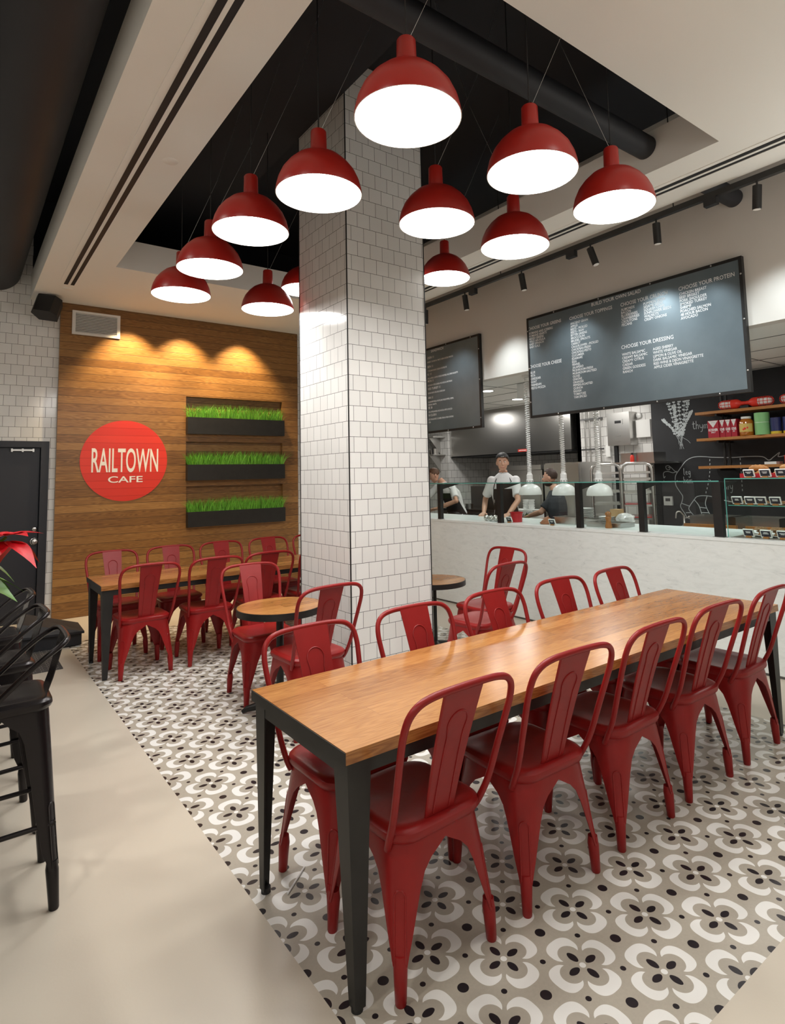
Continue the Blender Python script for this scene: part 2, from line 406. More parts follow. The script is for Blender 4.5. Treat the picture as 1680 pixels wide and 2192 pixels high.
# linear slot diffusers in the plaster
def slot(x, y0, y1, label):
    t = thing('slot_diffuser', label, 'air vent', (x, 0, ZC), 0)
    f = B()
    for dx in (-.075, .0, .062): f.box(dx-.012 - (.01 if dx < -.05 else 0), dx+.012, y0, y1, -.006, .004)
    f.build('frame', MT['plaster'], t)
    f = B()
    for dx in (-.031, .031): f.box(dx-.019, dx+.019, y0, y1, -.003, .002)
    f.build('slot', MT['black'], t)
slot(.935, -2.6, 7.45, 'long twin black slot air diffuser in the plaster ceiling strip on the left')
slot(4.375, -2.6, 7.9, 'long twin slot air diffuser in the ceiling strip beside the track lights')
for (x, y), lb in (((1.109, 4.146), 'round sprinkler cover plate in the ceiling strip by the middle of the slot'), ((.945, 7.618), 'round sprinkler cover plate at the far end of the ceiling slot')):
    q = B(); q.lathe([(.0, -.006), (.045, -.006), (.052, -.001), (.052, .002)], (0, 0, 0)); o = q.build('sprinkler_cover', MT['plaster'], None, (x, y, ZC), smooth=True); tag(o, lb, 'sprinkler cover')
# walls
struct(bx('wall_left', MT['tile'], (-3.5, -3.1, 0), (-3.4, 8.3, 5.0)))
struct(bx('wall_back', MT['tile'], (-3.5, -3.2, 0), (9.4, -3.1, 5.0)))
b = B(); b.box(-3.4, -.1, 8.30, 8.42, 0, 5); b.box(.885, 5.3, 8.30, 8.42, 0, 5); b.box(-.1, .885, 8.30, 8.42, 2.07, 5); struct(b.build('wall_far', MT['tile']))
# bulkhead over the servery and its recess
b = B(); b.box(5.42, 5.55, -3.1, 11, 2.79, 5.0); struct(b.build('wall_servery_bulkhead', MT['white_wall']))
# tiled column with black corner trims
CX0, CX1, CY0, CY1 = 2.409, 3.188, 3.978, 4.797
q = B(); q.box(CX0, CX1, CY0, CY1, 0, 4.99); col_ = q.build('column', MT['tile']); struct(col_)
b = B()
for x, y in ((CX0, CY0), (CX1, CY0), (CX0, CY1), (CX1, CY1)): b.box(x-.004, x+.004, y-.004, y+.004, 0, 4.99)
struct(b.build('trim_1', MT['black']))
# timber clad wall with three niches
YW = 8.23; WX0, WX1 = .955, 4.09
niches = [(2.445, 3.835, 2.20, 2.71), (2.45, 3.84, 1.58, 2.10), (2.46, 3.845, .965, 1.50)]
b = B(); zs = [0] + [z for n in reversed(niches) for z in n[2:4]] + [ZC]
for i in range(0, len(zs), 2): b.box(WX0, WX1, YW, 8.299, zs[i], zs[i+1])
for x0, x1, z0, z1 in niches: b.box(WX0, x0, YW, 8.299, z0, z1); b.box(x1, WX1, YW, 8.299, z0, z1)
ww = b.build('wall_timber', MT['plank']); struct(ww)
b = B()                                        # niche linings recessed in the wall
for x0, x1, z0, z1 in niches: b.box(x0, x1, 8.285, 8.299, z0, z1)
struct(b.build('wall_niche_lining', MT['plank']))
# painted round sign
b = B(); N = 96; R_ = .505
b.prism([(R_*math.cos(2*PI*k/N), 0, R_*math.sin(2*PI*k/N)) for k in range(N)], (0, .003, 0))
MT['signdisc'] = brick_material('red_sign_boards', (.74, .04, .02), (.66, .03, .015), (.38, .015, .01), 9, .094, .0016, rough=.42, bump=.4, oz=1.848 % .094, ox=2.25)
sg = thing('round_sign', 'round red painted sign with white lettering on the timber wall', 'sign', (1.705, YW-.0035, 1.848))
b.build('disc', MT['signdisc'], sg)
b = B(); put_text(b, 'RAILTOWN', (-.378, -.0015, -.138), (1, 0, 0), (0, 0, 1), .292, .772, bold=.012)
b.build('lettering', MT['signwhite'], sg)
b = B(); put_text(b, 'CAFE', (-.19, -.0015, -.272), (1, 0, 0), (0, 0, 1), .077, .40, bold=.012)
b.build('lettering', MT['signwhite'], sg)
# door
dr = thing('door_1', 'black door in the white tiled wall at the left', 'door', (.36, 8.33, 0)); dr['kind'] = 'structure'
bx('door_leaf', MT['door'], (-.43, 0, .01), (.435, .045, 2.0), dr, bevel=.003)
b = B(); b.box(-.52, -.44, -.05, .06, 0, 2.08); b.box(.445, .527, -.05, .06, 0, 2.08); b.box(-.44, .445, -.05, .06, 2.008, 2.08); b.build('door_frame', MT['door'], dr)
b = B(); b.lathe([(0, .065), (.028, .06), (.036, .04), (.02, .02), (.03, .004), (.04, 0)], (0, 0, 0), 24)
k_ = b.build('door_knob', MT['steel'], dr, (.408, 0, .915), smooth=True); k_.rotation_euler = (PI/2, 0, 0)
b = B(); b.lathe([(0, .02), (.018, .02), (.026, .014), (.03, 0)], (0, 0, 0), 24)
k_ = b.build('deadbolt', MT['steel'], dr, (.408, 0, 1.058), smooth=True); k_.rotation_euler = (PI/2, 0, 0)
b = B(); b.box(.15, .375, -.03, -.002, 1.966, 1.985)
for x in (.15, .255, .36): b.box(x, x+.018, -.035, 0, 1.955, 1.993)
b.build('door_closer', MT['steel'], dr)
# black duct high on the left
q = B(); q.cyl((.29, -3, 4.08), (.29, 8.28, 4.08), .26, n=40); o = q.build('round_duct', MT['duct'], smooth=40); tag(o, 'big round black duct under the black ceiling at the upper left', 'duct')
q = B(); q.cyl((-.6, -3, 4.35), (-.6, 8.28, 4.35), .32, n=40); o = q.build('round_duct', MT['duct'], smooth=40); tag(o, 'black duct behind the big round duct at the upper left edge', 'duct')
q = B(); q.cyl((1.25, 2.33, 3.97), (4.025, 2.33, 3.97), .085, n=28)
o = q.build('round_pipe', MT['duct'], smooth=40); tag(o, 'long black round pipe crossing the ceiling opening behind the red lamps', 'pipe')
q = B(); q.cyl((4.73, 2.33, 3.955), (5.415, 2.33, 3.955), .08, n=28)
o = q.build('round_pipe', MT['duct'], smooth=40); tag(o, 'short black pipe end at the white wall above the light track', 'pipe')

# ================================================================== pendant lamps
hook_z = 4.98
LZ = {6: 3.375, 9: 3.348}
LAMPS = [(1.455, 1.894, 'red dome pendant nearest the camera, largest and highest in the picture'),
         (1.474, 2.702, 'red dome pendant just left of the tiled column, second of the left row'),
         (1.368, 3.36, 'third red dome pendant from the camera in the left row'),
         (1.384, 4.133, 'fourth red dome pendant of the left row, overlapping the last one'),
         (1.393, 4.844, 'farthest red dome pendant of the left row, nearest the timber wall vent'),
         (2.136, 4.865, 'small red dome pendant left of the column, hanging lowest before the timber wall'),
         (2.62, 5.11, 'red dome pendant half hidden behind the left edge of the column'),
         (2.225, 2.639, 'red dome pendant just right of the column at its upper right edge'),
         (2.237, 1.906, 'large red dome pendant right of the nearest one, before the black pipe'),
         (3.493, 4.046, 'red dome pendant cut by the right edge of the column, above the small menu board'),
         (2.888, 2.634, 'red dome pendant in the middle of the right side, under two larger ones'),
         (2.917, 1.902, 'rightmost red dome pendant, before the end of the black pipe')]
def make_lamp(label, zr=3.05):
    t = thing('pendant_lamp', label, 'pendant lamp', (0,0,0), 0, 'red dome pendant lamps')
    prof = [(.225, 0), (.2255, .006), (.222, .03), (.212, .07), (.192, .115), (.162, .155), (.125, .19), (.085, .212), (.05, .222), (.045, .224)]
    b = B(); b.lathe(prof, n=56); b.lathe([(.0435, .222), (.0435, .228), (.041, .345), (.036, .352), (.0, .354)], n=32)
    b.build('shade', MT['lamp_red'], t, smooth=40)
    b = B(); b.lathe([(r-.004, z) for r, z in prof[:-2]] + [(.0, .206)], n=56); b.lathe([(.221, .0), (.225, 0)], n=56); b.build('reflector', MT['lamp_white'], t, smooth=40)
    b = B(); b.lathe([(.2195, .014), (.15, .012), (.0, .011)], n=48); b.build('diffuser', MT['lamp_glow'], t)
    b = B(); b.cyl((0,0,.35), (0,0,hook_z-zr), .0035, n=6); b.build('cord', MT['black'], t)
    b = B(); b.tube([(.01, 0, .352), (.25, -.12, .95), (.52, -.25, hook_z-zr)], .0009, 5); b.build('stay_wire', MT['steel'], t)
    return t
lp = make_lamp(LAMPS[0][2]); lp.location = (*LAMPS[0][:2], 3.05)
for i, (x, y, lb) in enumerate(LAMPS[1:], 1):
    if i in LZ: q = make_lamp(lb, LZ[i]); q.location = (x, y, LZ[i])
    else: dup(lp, (x, y, 3.05), (PI if x > 2.8 and y < 2.8 else random.uniform(-.2, .2)), lb)

# ================================================================== track lights
for y0, y1, lb in ((-2.5, 8.0, 'long black light track along the edge of the ceiling before the white wall'),):
    t = thing('light_track', lb, 'light track', (4.69, 0, 3.70))
    b = B(); b.box(-.02, .02, y0, y1, 0, .045); b.build('rail', MT['black_metal'], t)
    for y in (-1.5, .5, 2.5, 4.5, 6.5):
        b = B(); b.cyl((0, y, .045), (0, y, 1.29), .005, n=6); b.build('hanger_rod', MT['black_metal'], t)
    for y in (2.19, 3.55, 4.95):
        bx('power_feed', MT['black'], (-.025, y-.05, -.06), (.025, y+.05, 0), t, bevel=.006)
SP = [(1.845, 'track spotlight nearest the right edge of the picture', (5.4, 2.0, 2.9), 1.0), (2.66, 'track spotlight second from the right, above the right end of the large menu board', (5.4, 2.7, 3.0), .8),
      (3.33, 'track spotlight tilted to the right, above the middle of the large menu board', (5.4, 3.0, 3.1), 1.0), (4.2, 'track spotlight above the left end of the large menu board', (5.4, 4.1, 3.1), .8),
      (5.09, 'track spotlight above the gap between the two menu boards', (5.4, 5.0, 2.9), 1.2), (5.83, 'track spotlight at the right edge of the column, lighting the small board', (5.4, 6.0, 3.1), .8), (.9, None, (5.4, 1.5, 2.9), 1.2)]
for y, lb, tg, pw in SP:
    loc = Vector((4.69, y, 3.70)); d = (Vector(tg) - (loc + Vector((0, 0, -.1)))).normalized()
    if y > 1:
        t = thing('track_spotlight', lb, 'spotlight', loc, 0, 'black cylinder spotlights on the track')
        d2 = Vector((d.x*.12, d.y*.8, -1)).normalized()
        pv = Vector((0, 0, -.055)); 
        b = B(); b.cyl((0,0,0), pv, .008, n=8); b.build('stem', MT['black_metal'], t)
        b = B(); b.tube([pv - d2*.02, pv + d2*.15], .032, 24); b.tube([pv + d2*.15, pv + d2*.156], [.032, .029], 24); b.build('can', MT['black_metal'], t, smooth=40)
        q = B(); q.tube([pv + d2*.1565, pv + d2*.158], .027, 20); q.build('lens', mat_lens if 'mat_lens' in globals() else MT['lamp_white'], t)
    light('track_beam', 'SPOT', loc + Vector((.12, 0, -.26)), TRACK*pw, (.86, .96, 1), .05, (tg[0], tg[1], 2.55), 80, 1.0)
# spots washing the timber wall
for x in (1.72, 2.38, 3.18):
    light('wall_wash', 'SPOT', (x, 7.86, 3.755), WASH, (1, .74, .42), .03, (x, 8.20, 2.4), 84, .7)

# vent grille and speaker on the timber wall
t = thing('vent_grille', 'white louvred vent grille at the top left of the timber wall', 'vent', (1.345, YW, 3.54))
b = B(); b.box(-.268, .268, -.02, 0, .118, .148); b.box(-.268, .268, -.02, 0, -.148, -.118); b.box(-.268, -.232, -.02, 0, -.118, .118); b.box(.232, .268, -.02, 0, -.118, .118); b.build('frame', MT['white'], t)
b = B()
for i in range(12): b.obox((0, -.008, -.108+i*.0196), (.232, 0, 0), (0, .007, -.004), (0, .001, .002))
b.build('louvres', MT['white'], t)
bx('backing', MT['black'], (-.232, -.003, -.118), (.232, -.001, .118), t)
t = thing('loudspeaker', 'small black loudspeaker bracketed at the ceiling corner left of the timber wall', 'speaker', (.80, 8.02, 3.62), math.radians(-28))
b = B(); b.prism([(-.16, .09, -.10), (.16, .09, -.10), (.16, .09, .10), (-.16, .09, .10)], (0, .001, 0)); b.bm.clear()
b.prism([(-.10, .10, -.11), (.10, .10, -.11), (.14, -.04, -.11), (.09, -.12, -.11), (-.09, -.12, -.11), (-.14, -.04, -.11)], (0, 0, .22)); c_ = b.build('cabinet', MT['black'], t, bevel=.008); c_.rotation_euler = (math.radians(-18), math.radians(8), 0)
b = B(); b.cyl((0, .08, .09), (-.02, .14, .145), .015, n=10); b.box(-.08, .06, .10, .18, .135, .15); b.build('bracket', MT['black_metal'], t)

# planters with grass
for i, (x0, x1, z0, z1) in enumerate(niches):
    lb = ('topmost', 'middle', 'lowest')[i]
    t = thing('wall_planter', f'{lb} black trough planter of green grass in the timber wall', 'planter', ((x0+x1)/2, YW, z0), 0, 'grass planters in the timber wall')
    hw = (x1-x0)/2; ht = (.225, .21, .20)[i]
    b = B(); y0, y1 = -.085, .05
    b.box(-hw, hw, y0, y0+.008, 0, ht); b.box(-hw, -hw+.008, y0+.008, y1, 0, ht); b.box(hw-.008, hw, y0+.008, y1, 0, ht); b.box(-hw+.008, hw-.008, y0+.008, y1, 0, .008); b.box(-hw+.008, hw-.008, y0+.008, y1, .12, ht-.02)
    b.build('trough', MT['black_metal'], t)
    b = B()
    for k in range(1300):
        tf = random.random(); x = -hw+.02 + (2*hw-.04)*tf; y = random.uniform(-.07, .035)
        h = random.uniform(.12, .215)*(1.1-.25*abs(tf-.5)); lx = random.gauss(0, .06) + (.03 if tf > .85 else (-.02 if tf < .1 else 0)); ly = random.gauss(-.02, .03); wd = random.uniform(.0022, .004)
        a = random.uniform(0, PI); ux, uy = wd*math.cos(a), wd*math.sin(a)*.5; z = ht-.02
        p = [(x-ux, y-uy, z), (x+ux, y+uy, z), (x+ux*.8+lx*.35, y+uy*.8+ly*.35, z+h*.6), (x-ux*.8+lx*.35, y-uy*.8+ly*.35, z+h*.6)]
        v = [b.bm.verts.new(c) for c in p] + [b.bm.verts.new((x+lx, min(y+ly, .04), z+h*random.uniform(.9, 1.05)))]
        b.bm.faces.new(v[:4]); b.bm.faces.new((v[3], v[2], v[4]))
    g_ = b.build('grass', MT['grass'], t); g_['kind'] = 'stuff'

# ================================================================== chairs
def sheet_leg(prof, sx, sy, n=13, th=.0035, rib=None, foot=.005):
    """one pressed sheet leg (a quarter of the apron running down to a foot); prof rows: z, half size, corner radius, half width"""
    b = B(); rin, rout = [], []
    def pt(z, h, r, s):
        L = PI*r/4
        if abs(s) <= L: a = PI/4 + s/r; p = Vector((h-r+r*math.cos(a), h-r+r*math.sin(a), z)); nn = Vector((math.cos(a), math.sin(a), 0))
        elif s > 0: p = Vector((h-r-(s-L), h, z)); nn = Vector((0, 1, 0))
        else: p = Vector((h, h-r-(-s-L), z)); nn = Vector((1, 0, 0))
        return p, nn
    for z, h, r, wv in prof:
        W = min(wv, PI*r/4 + h - r)
        q = [pt(z, h, r, -W + 2*W*i/(n-1)) for i in range(n)]
        f = lambda p: (p.x*sx, p.y*sy, p.z)
        rout.append([f(p) for p, _ in q]); rin.append([f(p - nn*th) for p, nn in q])
    b.rings([o_ + list(reversed(i_)) for o_, i_ in zip(rout, rin)], True, True, True)
    z_, h_, r_, _ = prof[-1]; cc = h_ - .021
    b.tube([(cc*sx, cc*sy, z_+.03), (cc*sx, cc*sy, z_+.002), ((cc+.001)*sx, (cc+.001)*sy, z_-.004), ((cc+foot)*sx, (cc+foot)*sy, .004), ((cc+foot)*sx, (cc+foot)*sy, 0)], [.0185, .0215, .022, .0175, .0155], 14)
    if rib:
        za, zb, rw = rib
        def at(z, s):
            for (z1, h1, r1, _), (z2, h2, r2, _) in zip(prof, prof[1:]):
                if z2 <= z <= z1:
                    k = (z1-z)/(z1-z2); p, nn = pt(z, h1+(h2-h1)*k, r1+(r2-r1)*k, s); return Vector((p.x*sx, p.y*sy, z))
        P = [at(za + (zb-za)*i/6, -rw) for i in range(7)] + [at(zb + rw*math.sin(a), -rw*math.cos(a)) for a in (PI/6, PI/3, PI/2, 2*PI/3, 5*PI/6)] + [at(zb + (za-zb)*i/6, rw) for i in range(7)]
        b.tube(P, .003, 6)
    return b
LEGP = [(.452, .186, .105, 9), (.425, .190, .105, 9), (.402, .193, .10, .180), (.385, .1945, .098, .145), (.365, .196, .095, .112), (.335, .198, .088, .086), (.29, .201, .078, .070), (.23, .204, .066, .055), (.17, .207, .05, .041), (.13, .2085, .036, .031), (.105, .2095, .028, .0255)]
def seat_bm(h0, z0, r=.11, hole=False):
    b = B(); rr = []
    for h, dz in ((h0-.004, -.040), (h0+.005, -.030), (h0+.009, -.018), (h0+.007, -.006), (h0-.002, .003), (h0-.016, .006), (h0-.036, .003), (h0-.09, -.004), (.05, -.006)):
        rr.append([(x, y, z0+dz) for x, y in rsq(h, min(r, h*.45), 6)])
    b.rings(rr, True, False, True)
    return b
def hoop(pts, r, m, t):
    full = [(-x, y, z) for x, y, z in pts] + [(x, y, z) for x, y, z in reversed(pts[:-1])]
    b = B(); b.tube(crom(full, 5), r, 12); return b.build('back_hoop', m, t, smooth=60)
def make_chair(label, group):
    t = thing('dining_chair', label, 'chair', (0,0,0), 0, group)
    seat_bm(.19, .462).build('seat', MT['red'], t, smooth=35)
    for sx in (-1, 1):
        for sy in (-1, 1): sheet_leg(LEGP, sx, sy, rib=(.115, .285, .017)).build('leg', MT['red'], t, smooth=50)
    by = lambda z: -.168 - (z-.45)*.325
    P = [(.186, -.13, .405), (.196, -.152, .44)] + [(x, by(z), z) for x, z in ((.206, .52), (.217, .64), (.228, .75), (.230, .81), (.219, .856), (.188, .885), (.138, .898), (.07, .902), (0, .903))]
    hoop(P, .0117, MT['red'], t)
    b = B(); rows = []
    for k in range(11):
        u = k/10; z = .44 + u*.462; wv = .060 + .026*u; y = by(z) + .006 + .012*math.sin(PI*u)*.6
        rows.append((z, wv, y))
    th = .004
    b.rings([[(-w_, y, z), (-w_+.004, y-.004, z), (w_-.004, y-.004, z), (w_, y, z), (w_, y+th, z), (-w_, y+th, z)] for z, w_, y in rows], True, True, True)
    def sp(x, z): return (x, by(z) + .006 + .012*math.sin(PI*(z-.44)/.462)*.6, z)
    def arch(dy, rw, z1, z0):
        P = [sp(-rw*.82, z0 + (z1-z0)*i/8) for i in range(8)] + [sp(-rw*math.cos(a), z1 + rw*math.sin(a)) for a in [PI*i/10 for i in range(11)]] + [sp(rw*.82, z1 + (z0-z1)*(i+1)/8) for i in range(8)]
        return [(x, y+dy, z) for x, y, z in P]
    b.tube(arch(-.0045, .042, .775, .475), .003, 6); b.tube(arch(.0045, .042, .775, .475), .003, 6)
    b.build('back_splat', MT['red'], t, smooth=35)
    return t
ordn = ['first', 'second', 'third', 'fourth', 'fifth']
CH = []     # x, y, rz, label, group
jit = [0.03, -.02, .01, -.02, .02]
for i in range(5):
    lb = f'{ordn[i]} red metal chair from the left along the near side of the front table' if i else 'red metal chair nearest the camera at the near side of the front table'
    CH.append((1.30 + i*.572, 1.785 + (0, 0, .01, .02, .02)[i], jit[i], lb, 'red chairs along the near side of the front table'))
for i in range(5):
    lb = f'{ordn[i]} red metal chair from the left along the far side of the front table'
    CH.append((1.305 + i*.572, 2.195, PI + jit[4-i], lb, 'red chairs along the far side of the front table'))
for i in range(4):
    CH.append(((1.30, 1.845, 2.345, 2.88)[i], (5.57, 5.565, 5.57, 5.58)[i], (.02, .0, -.03, 0)[i], f'{ordn[i]} red chair from the left on the near side of the back table', 'red chairs on the near side of the back table'))
for i in range(5):
    CH.append((1.27 + i*.538, 6.27, PI + (.03, -.02, .02, 0, 0)[i], f'{ordn[i]} red chair from the left between back table and timber wall', 'red chairs on the far side of the back table'))
CH += [(1.865, 3.63, .05, 'red metal chair, back to the camera, between the left round table and front table', 'red chairs at the round tables'),
       (1.865, 4.33, PI-.06, 'red metal chair facing the camera behind the small round table left of the column', 'red chairs at the round tables'),
       (3.27, 3.50, .1, 'red metal chair, back to the camera, before the round table right of the column', 'red chairs at the round tables'),
       (3.66, 3.85, PI/2, 'red metal chair nearest the marble counter, beside the round table right of the column', 'red chairs at the round tables')]
c0 = make_chair(CH[0][3], CH[0][4]); c0.location = (CH[0][0], CH[0][1], 0); c0.rotation_euler = (0, 0, CH[0][2])
for x, y, rz, lb, gp in CH[1:]: dup(c0, (x, y, 0), rz, lb, gp)

# ================================================================== long tables
def long_table(x0, x1, y0, y1, ztop, label):
    cx, cy = (x0+x1)/2, (y0+y1)/2; hx, hy = (x1-x0)/2, (y1-y0)/2
    t = thing('dining_table', label, 'table', (cx, cy, 0))
    bx('tabletop', MT['tabletop'], (-hx, -hy, ztop-.038), (hx, hy, ztop), t, bevel=.003)
    for sx in (-1, 1): bx('end_band', MT['black_metal'], (sx*hx - (.0 if sx > 0 else .003), -hy, ztop-.040), (sx*hx + (.003 if sx > 0 else 0), hy, ztop-.002), t)
    b = B(); h = .045; z1 = ztop-.0382; z0 = z1-h; i = .012; tk = .03
    b.box(-hx+i, hx-i, -hy+i, -hy+i+tk, z0, z1); b.box(-hx+i, hx-i, hy-i-tk, hy-i, z0, z1); b.box(-hx+i, -hx+i+tk, -hy+i+tk, hy-i-tk, z0, z1); b.box(hx-i-tk, hx-i, -hy+i+tk, hy-i-tk, z0, z1)
    for k in (-.5, 0, .5): b.box(hx*k-.02, hx*k+.02, -hy+i+tk, hy-i-tk, z0+.01, z1)
    b.build('frame', MT['black_metal'], t)
    for sx in (-1, 1):
        for sy in (-1, 1):
            b = B(); x_, y_ = sx*(hx-.01), sy*(hy-.01); wt, wb, tt = .085, .036, .005
            zt, zb = z0+h-.002, .012
            dx, dy = sx*-.03, sy*.0
            def L(z, w_, ox): return [(x_+ox, y_, z), (x_+ox-sx*w_, y_, z), (x_+ox-sx*w_, y_-sy*tt, z), (x_+ox-sx*tt, y_-sy*tt, z), (x_+ox-sx*tt, y_-sy*w_, z), (x_+ox, y_-sy*w_, z)]
            b.rings([L(zt, wt, 0), L(zb, wb, -sx*.028*.6)], True, True, True)
            lg = b.build('leg', MT['black_metal'], t)
            b = B(); b.cyl((x_-sx*.034, y_-sy*.018, 0), (x_-sx*.034, y_-sy*.018, .02), .018, n=14); b.build('levelling_foot', MT['black'], lg)
    return t
long_table(.958, 3.955, 1.625, 2.335, .746, 'long wooden dining table with black steel legs in the foreground')
long_table(.972, 3.95, 5.45, 6.10, .742, 'long wooden dining table with black legs beside the timber wall')

def round_table(x, y, z, r, pr, label):
    t = thing('round_table', label, 'table', (x, y, 0))
    b = B(); b.lathe([(0, z-.02), (r-.006, z-.02), (r-.006, z), (0, z)], n=56); b.build('tabletop', MT['tabletop'], t)
    b = B(); b.lathe([(r-.03, z-.045), (r, z-.045), (r, z-.001), (r-.006, z-.001), (r-.006, z-.021), (r-.03, z-.021), (r-.03, z-.045)], n=56); b.build('edge_band', MT['black_metal'], t, smooth=40)
    b = B(); b.cyl((0, 0, .05), (0, 0, z-.02), pr, n=20); b.lathe([(pr, z-.04), (.09, z-.03), (.09, z-.0205), (0, z-.0205)], n=24); b.build('pole', MT['black_metal'], t, smooth=40)
    b = B()
    for k in range(4):
        a = k*PI/2 + PI/4 + .3; c, s_ = math.cos(a), math.sin(a)
        b.tube([(0, 0, .055), (.12*c, .12*s_, .05), (.22*c, .22*s_, .03), (.25*c, .25*s_, .0125)], [.035, .028, .02, .0125], 10)
    b.build('base', MT['black_metal'], t, smooth=50)
round_table(1.82, 3.95, .70, .292, .025, 'small round wooden table with black rim, left of the column')
round_table(3.51, 4.34, .625, .285, .0165, 'small round wooden table with black rim, right of the column before the counter')

# ================================================================== bar stools, bar, plant
STP = [(.735, .152, .05, 9), (.70, .155, .05, 9), (.672, .157, .05, .12), (.65, .158, .05, .092), (.60, .162, .048, .078), (.48, .170, .045, .068), (.32, .181, .042, .056), (.21, .188, .036, .044), (.17, .1905, .03, .032), (.14, .1925, .027, .0265)]
def make_stool(label):
    t = thing('bar_stool', label, 'bar stool', (0,0,0), 0, 'black bar stools along the left edge')
    seat_bm(.156, .748, .05).build('seat', MT['stool'], t, smooth=35)
    for sx in (-1, 1):
        for sy in (-1, 1): sheet_leg(STP, sx, sy, rib=(.15, .36, .014), foot=.009).build('leg', MT['stool'], t, smooth=50)
    for a, b_ in (((-1, -1), (1, -1)), ((1, -1), (1, 1)), ((1, 1), (-1, 1)), ((-1, 1), (-1, -1))):
        q = B(); q.cyl((a[0]*.172, a[1]*.172, .30), (b_[0]*.172, b_[1]*.172, .30), .009, n=10); q.build('footrest', MT['stool'], t, smooth=50)
    P = [(.158, .055, .715), (.163, .03, .76), (.166, -.04, .83), (.170, -.12, .90), (.160, -.185, .944), (.12, -.208, .956), (.06, -.213, .958), (0, -.214, .958)]
    hoop(P, .0105, MT['stool'], t)
    b = B(); b.rings([[(-w_, y, z), (w_, y, z), (w_, y+.004, z), (-w_, y+.004, z)] for w_, y, z in ((.058, -.150, .735), (.06, -.172, .80), (.064, -.192, .88), (.068, -.21, .955))], True, True, True)
    b.build('back_splat', MT['stool'], t)
    for x in (-1, 1):
        b = B(); b.ell((x*.162, .052, .727), .006, .008, .008, 8, 6); b.build('bolt', MT['steel'], t)
    return t
SY = [(2.905, 'black metal bar stool nearest the camera at the left edge'), (3.515, 'second black metal bar stool from the camera at the left edge'), (4.13, 'third black metal bar stool from the camera, under the red flowers')]
st = make_stool(SY[0][1]); st.location = (.172, SY[0][0], 0); st.rotation_euler = (0, 0, PI/2)
for y, lb in SY[1:]: dup(st, (.165, y, 0), PI/2 + random.uniform(-.06, .06), lb)
t = thing('bar_counter', 'wooden topped bar counter beside the stools at the left', 'counter', (-.38, 3.4, 0))
bx('worktop', MT['tabletop'], (-.35, -1.9, 1.02), (.32, 1.9, 1.06), t, bevel=.003); bx('body', MT['black'], (-.30, -1.85, 0), (.10, 1.85, 1.02), t)
# poinsettia on the bar
t = thing('poinsettia', 'potted poinsettia with red flowers on the bar at the left edge', 'potted plant', (-.10, 2.78, 1.06))
b = B(); b.lathe([(0, 0), (.06, 0), (.085, .14), (.09, .14), (.09, .15), (.078, .15), (.074, .135), (0, .13)], n=28); b.build('pot', MT['greywood'], t, smooth=40)
stems, leaves = B(), B()
def leaf(b, base, dirv, L, W, droop, cup=.15):
    d = Vector(dirv).normalized(); side = d.cross(Vector((0,0,1))); side = side.normalized() if side.length > .05 else Vector((1,0,0)); up = side.cross(d)
    prev = None; rows = []
    for i in range(9):
        u = i/8; wv = W*math.sin(PI*min(1, u*1.02)**.8)*(1-.3*u)+.0008; p = Vector(base) + d*L*u - Vector((0,0,1))*droop*u*u
        rows.append([p - side*wv + up*cup*wv, p - side*wv*.5, p, p + side*wv*.5, p + side*wv + up*cup*wv])
    R = [[b.bm.verts.new(q) for q in r] for r in rows]
    for a, c in zip(R, R[1:]):
        for i in range(4): b.bm.faces.new((a[i], a[i+1], c[i+1], c[i]))
fl = [(.26, -.10, .315), (.14, .02, .41), (.12, -.24, .36), (-.05, -.05, .42), (.15, .22, .30), (-.18, .15, .36), (-.2, -.2, .34), (.03, .25, .38)]
for k, (x, y, z) in enumerate(fl):
    stems.tube(crom([(x*.1, y*.1, .12), (x*.5, y*.5, z*.62), (x, y, z)], 4), .005, 6)
    fb = B()
    for j in range(6): a = j*PI/3 + k; leaf(fb, (x, y, z+.005), (math.cos(a), math.sin(a), .25), random.uniform(.06, .085)*(1.5 if k == 0 else 1), .024*(1.6 if k == 0 else 1), .03)
    for j in range(5): a = j*2*PI/5 + k*2 + .4; leaf(fb, (x, y, z-.015), (math.cos(a), math.sin(a), -.15), random.uniform(.085, .125)*(1.35 if k == 0 else 1), .034*(1.3 if k == 0 else 1), .075)
    fb.build('flower', MT['petal'], t, smooth=60)
    for j in range(5):
        u = random.uniform(.4, .85); a = random.uniform(0, 2*PI); leaf(leaves, (x*u, y*u, z*u*.9+.03), (math.cos(a), math.sin(a), .1), random.uniform(.11, .17), .042, .09)
for a in (-.9, -.5, .1, .5): leaf(leaves, (.08*math.cos(a), .08*math.sin(a), .17), (math.cos(a), math.sin(a), .30), .27, .105, .16)
stems.build('stem', MT['leaf'], t, smooth=60); leaves.build('foliage', MT['leaf'], t, smooth=60)
# folded mat pile and patterned mat
MT['matp'] = brick_material('patterned_mat', (.01, .01, .012), (.03, .03, .03), (.16, .15, .14), .055, .03, .004, rough=.9, off=.3)
o = bx('floor_mat', MT['matp'], (.35, 6.05, 0), (.80, 7.75, .008)); tag(o, 'patterned black floor mat lying before the black door', 'mat')
t = thing('rolled_mat', 'folded dark grey mat lying at the corner of the patterned floor by the door', 'mat', (.78, 6.95, .0085))
b = B(); b.prism([(-.22, -.15, 0), (.27, -.15, 0), (.27, -.15, .105), (-.22, -.15, .125)], (0, .32, 0)); b.build('folded_layers', MT['duct'], t, bevel=.012)
b = B(); b.prism([(-.26, -.17, .127), (.29, -.17, .107), (.28, .15, .135), (-.24, .2, .30), (-.26, -.08, .24)], (0, 0, .02)); b.build('top_flap', MT['duct'], t, bevel=.01)
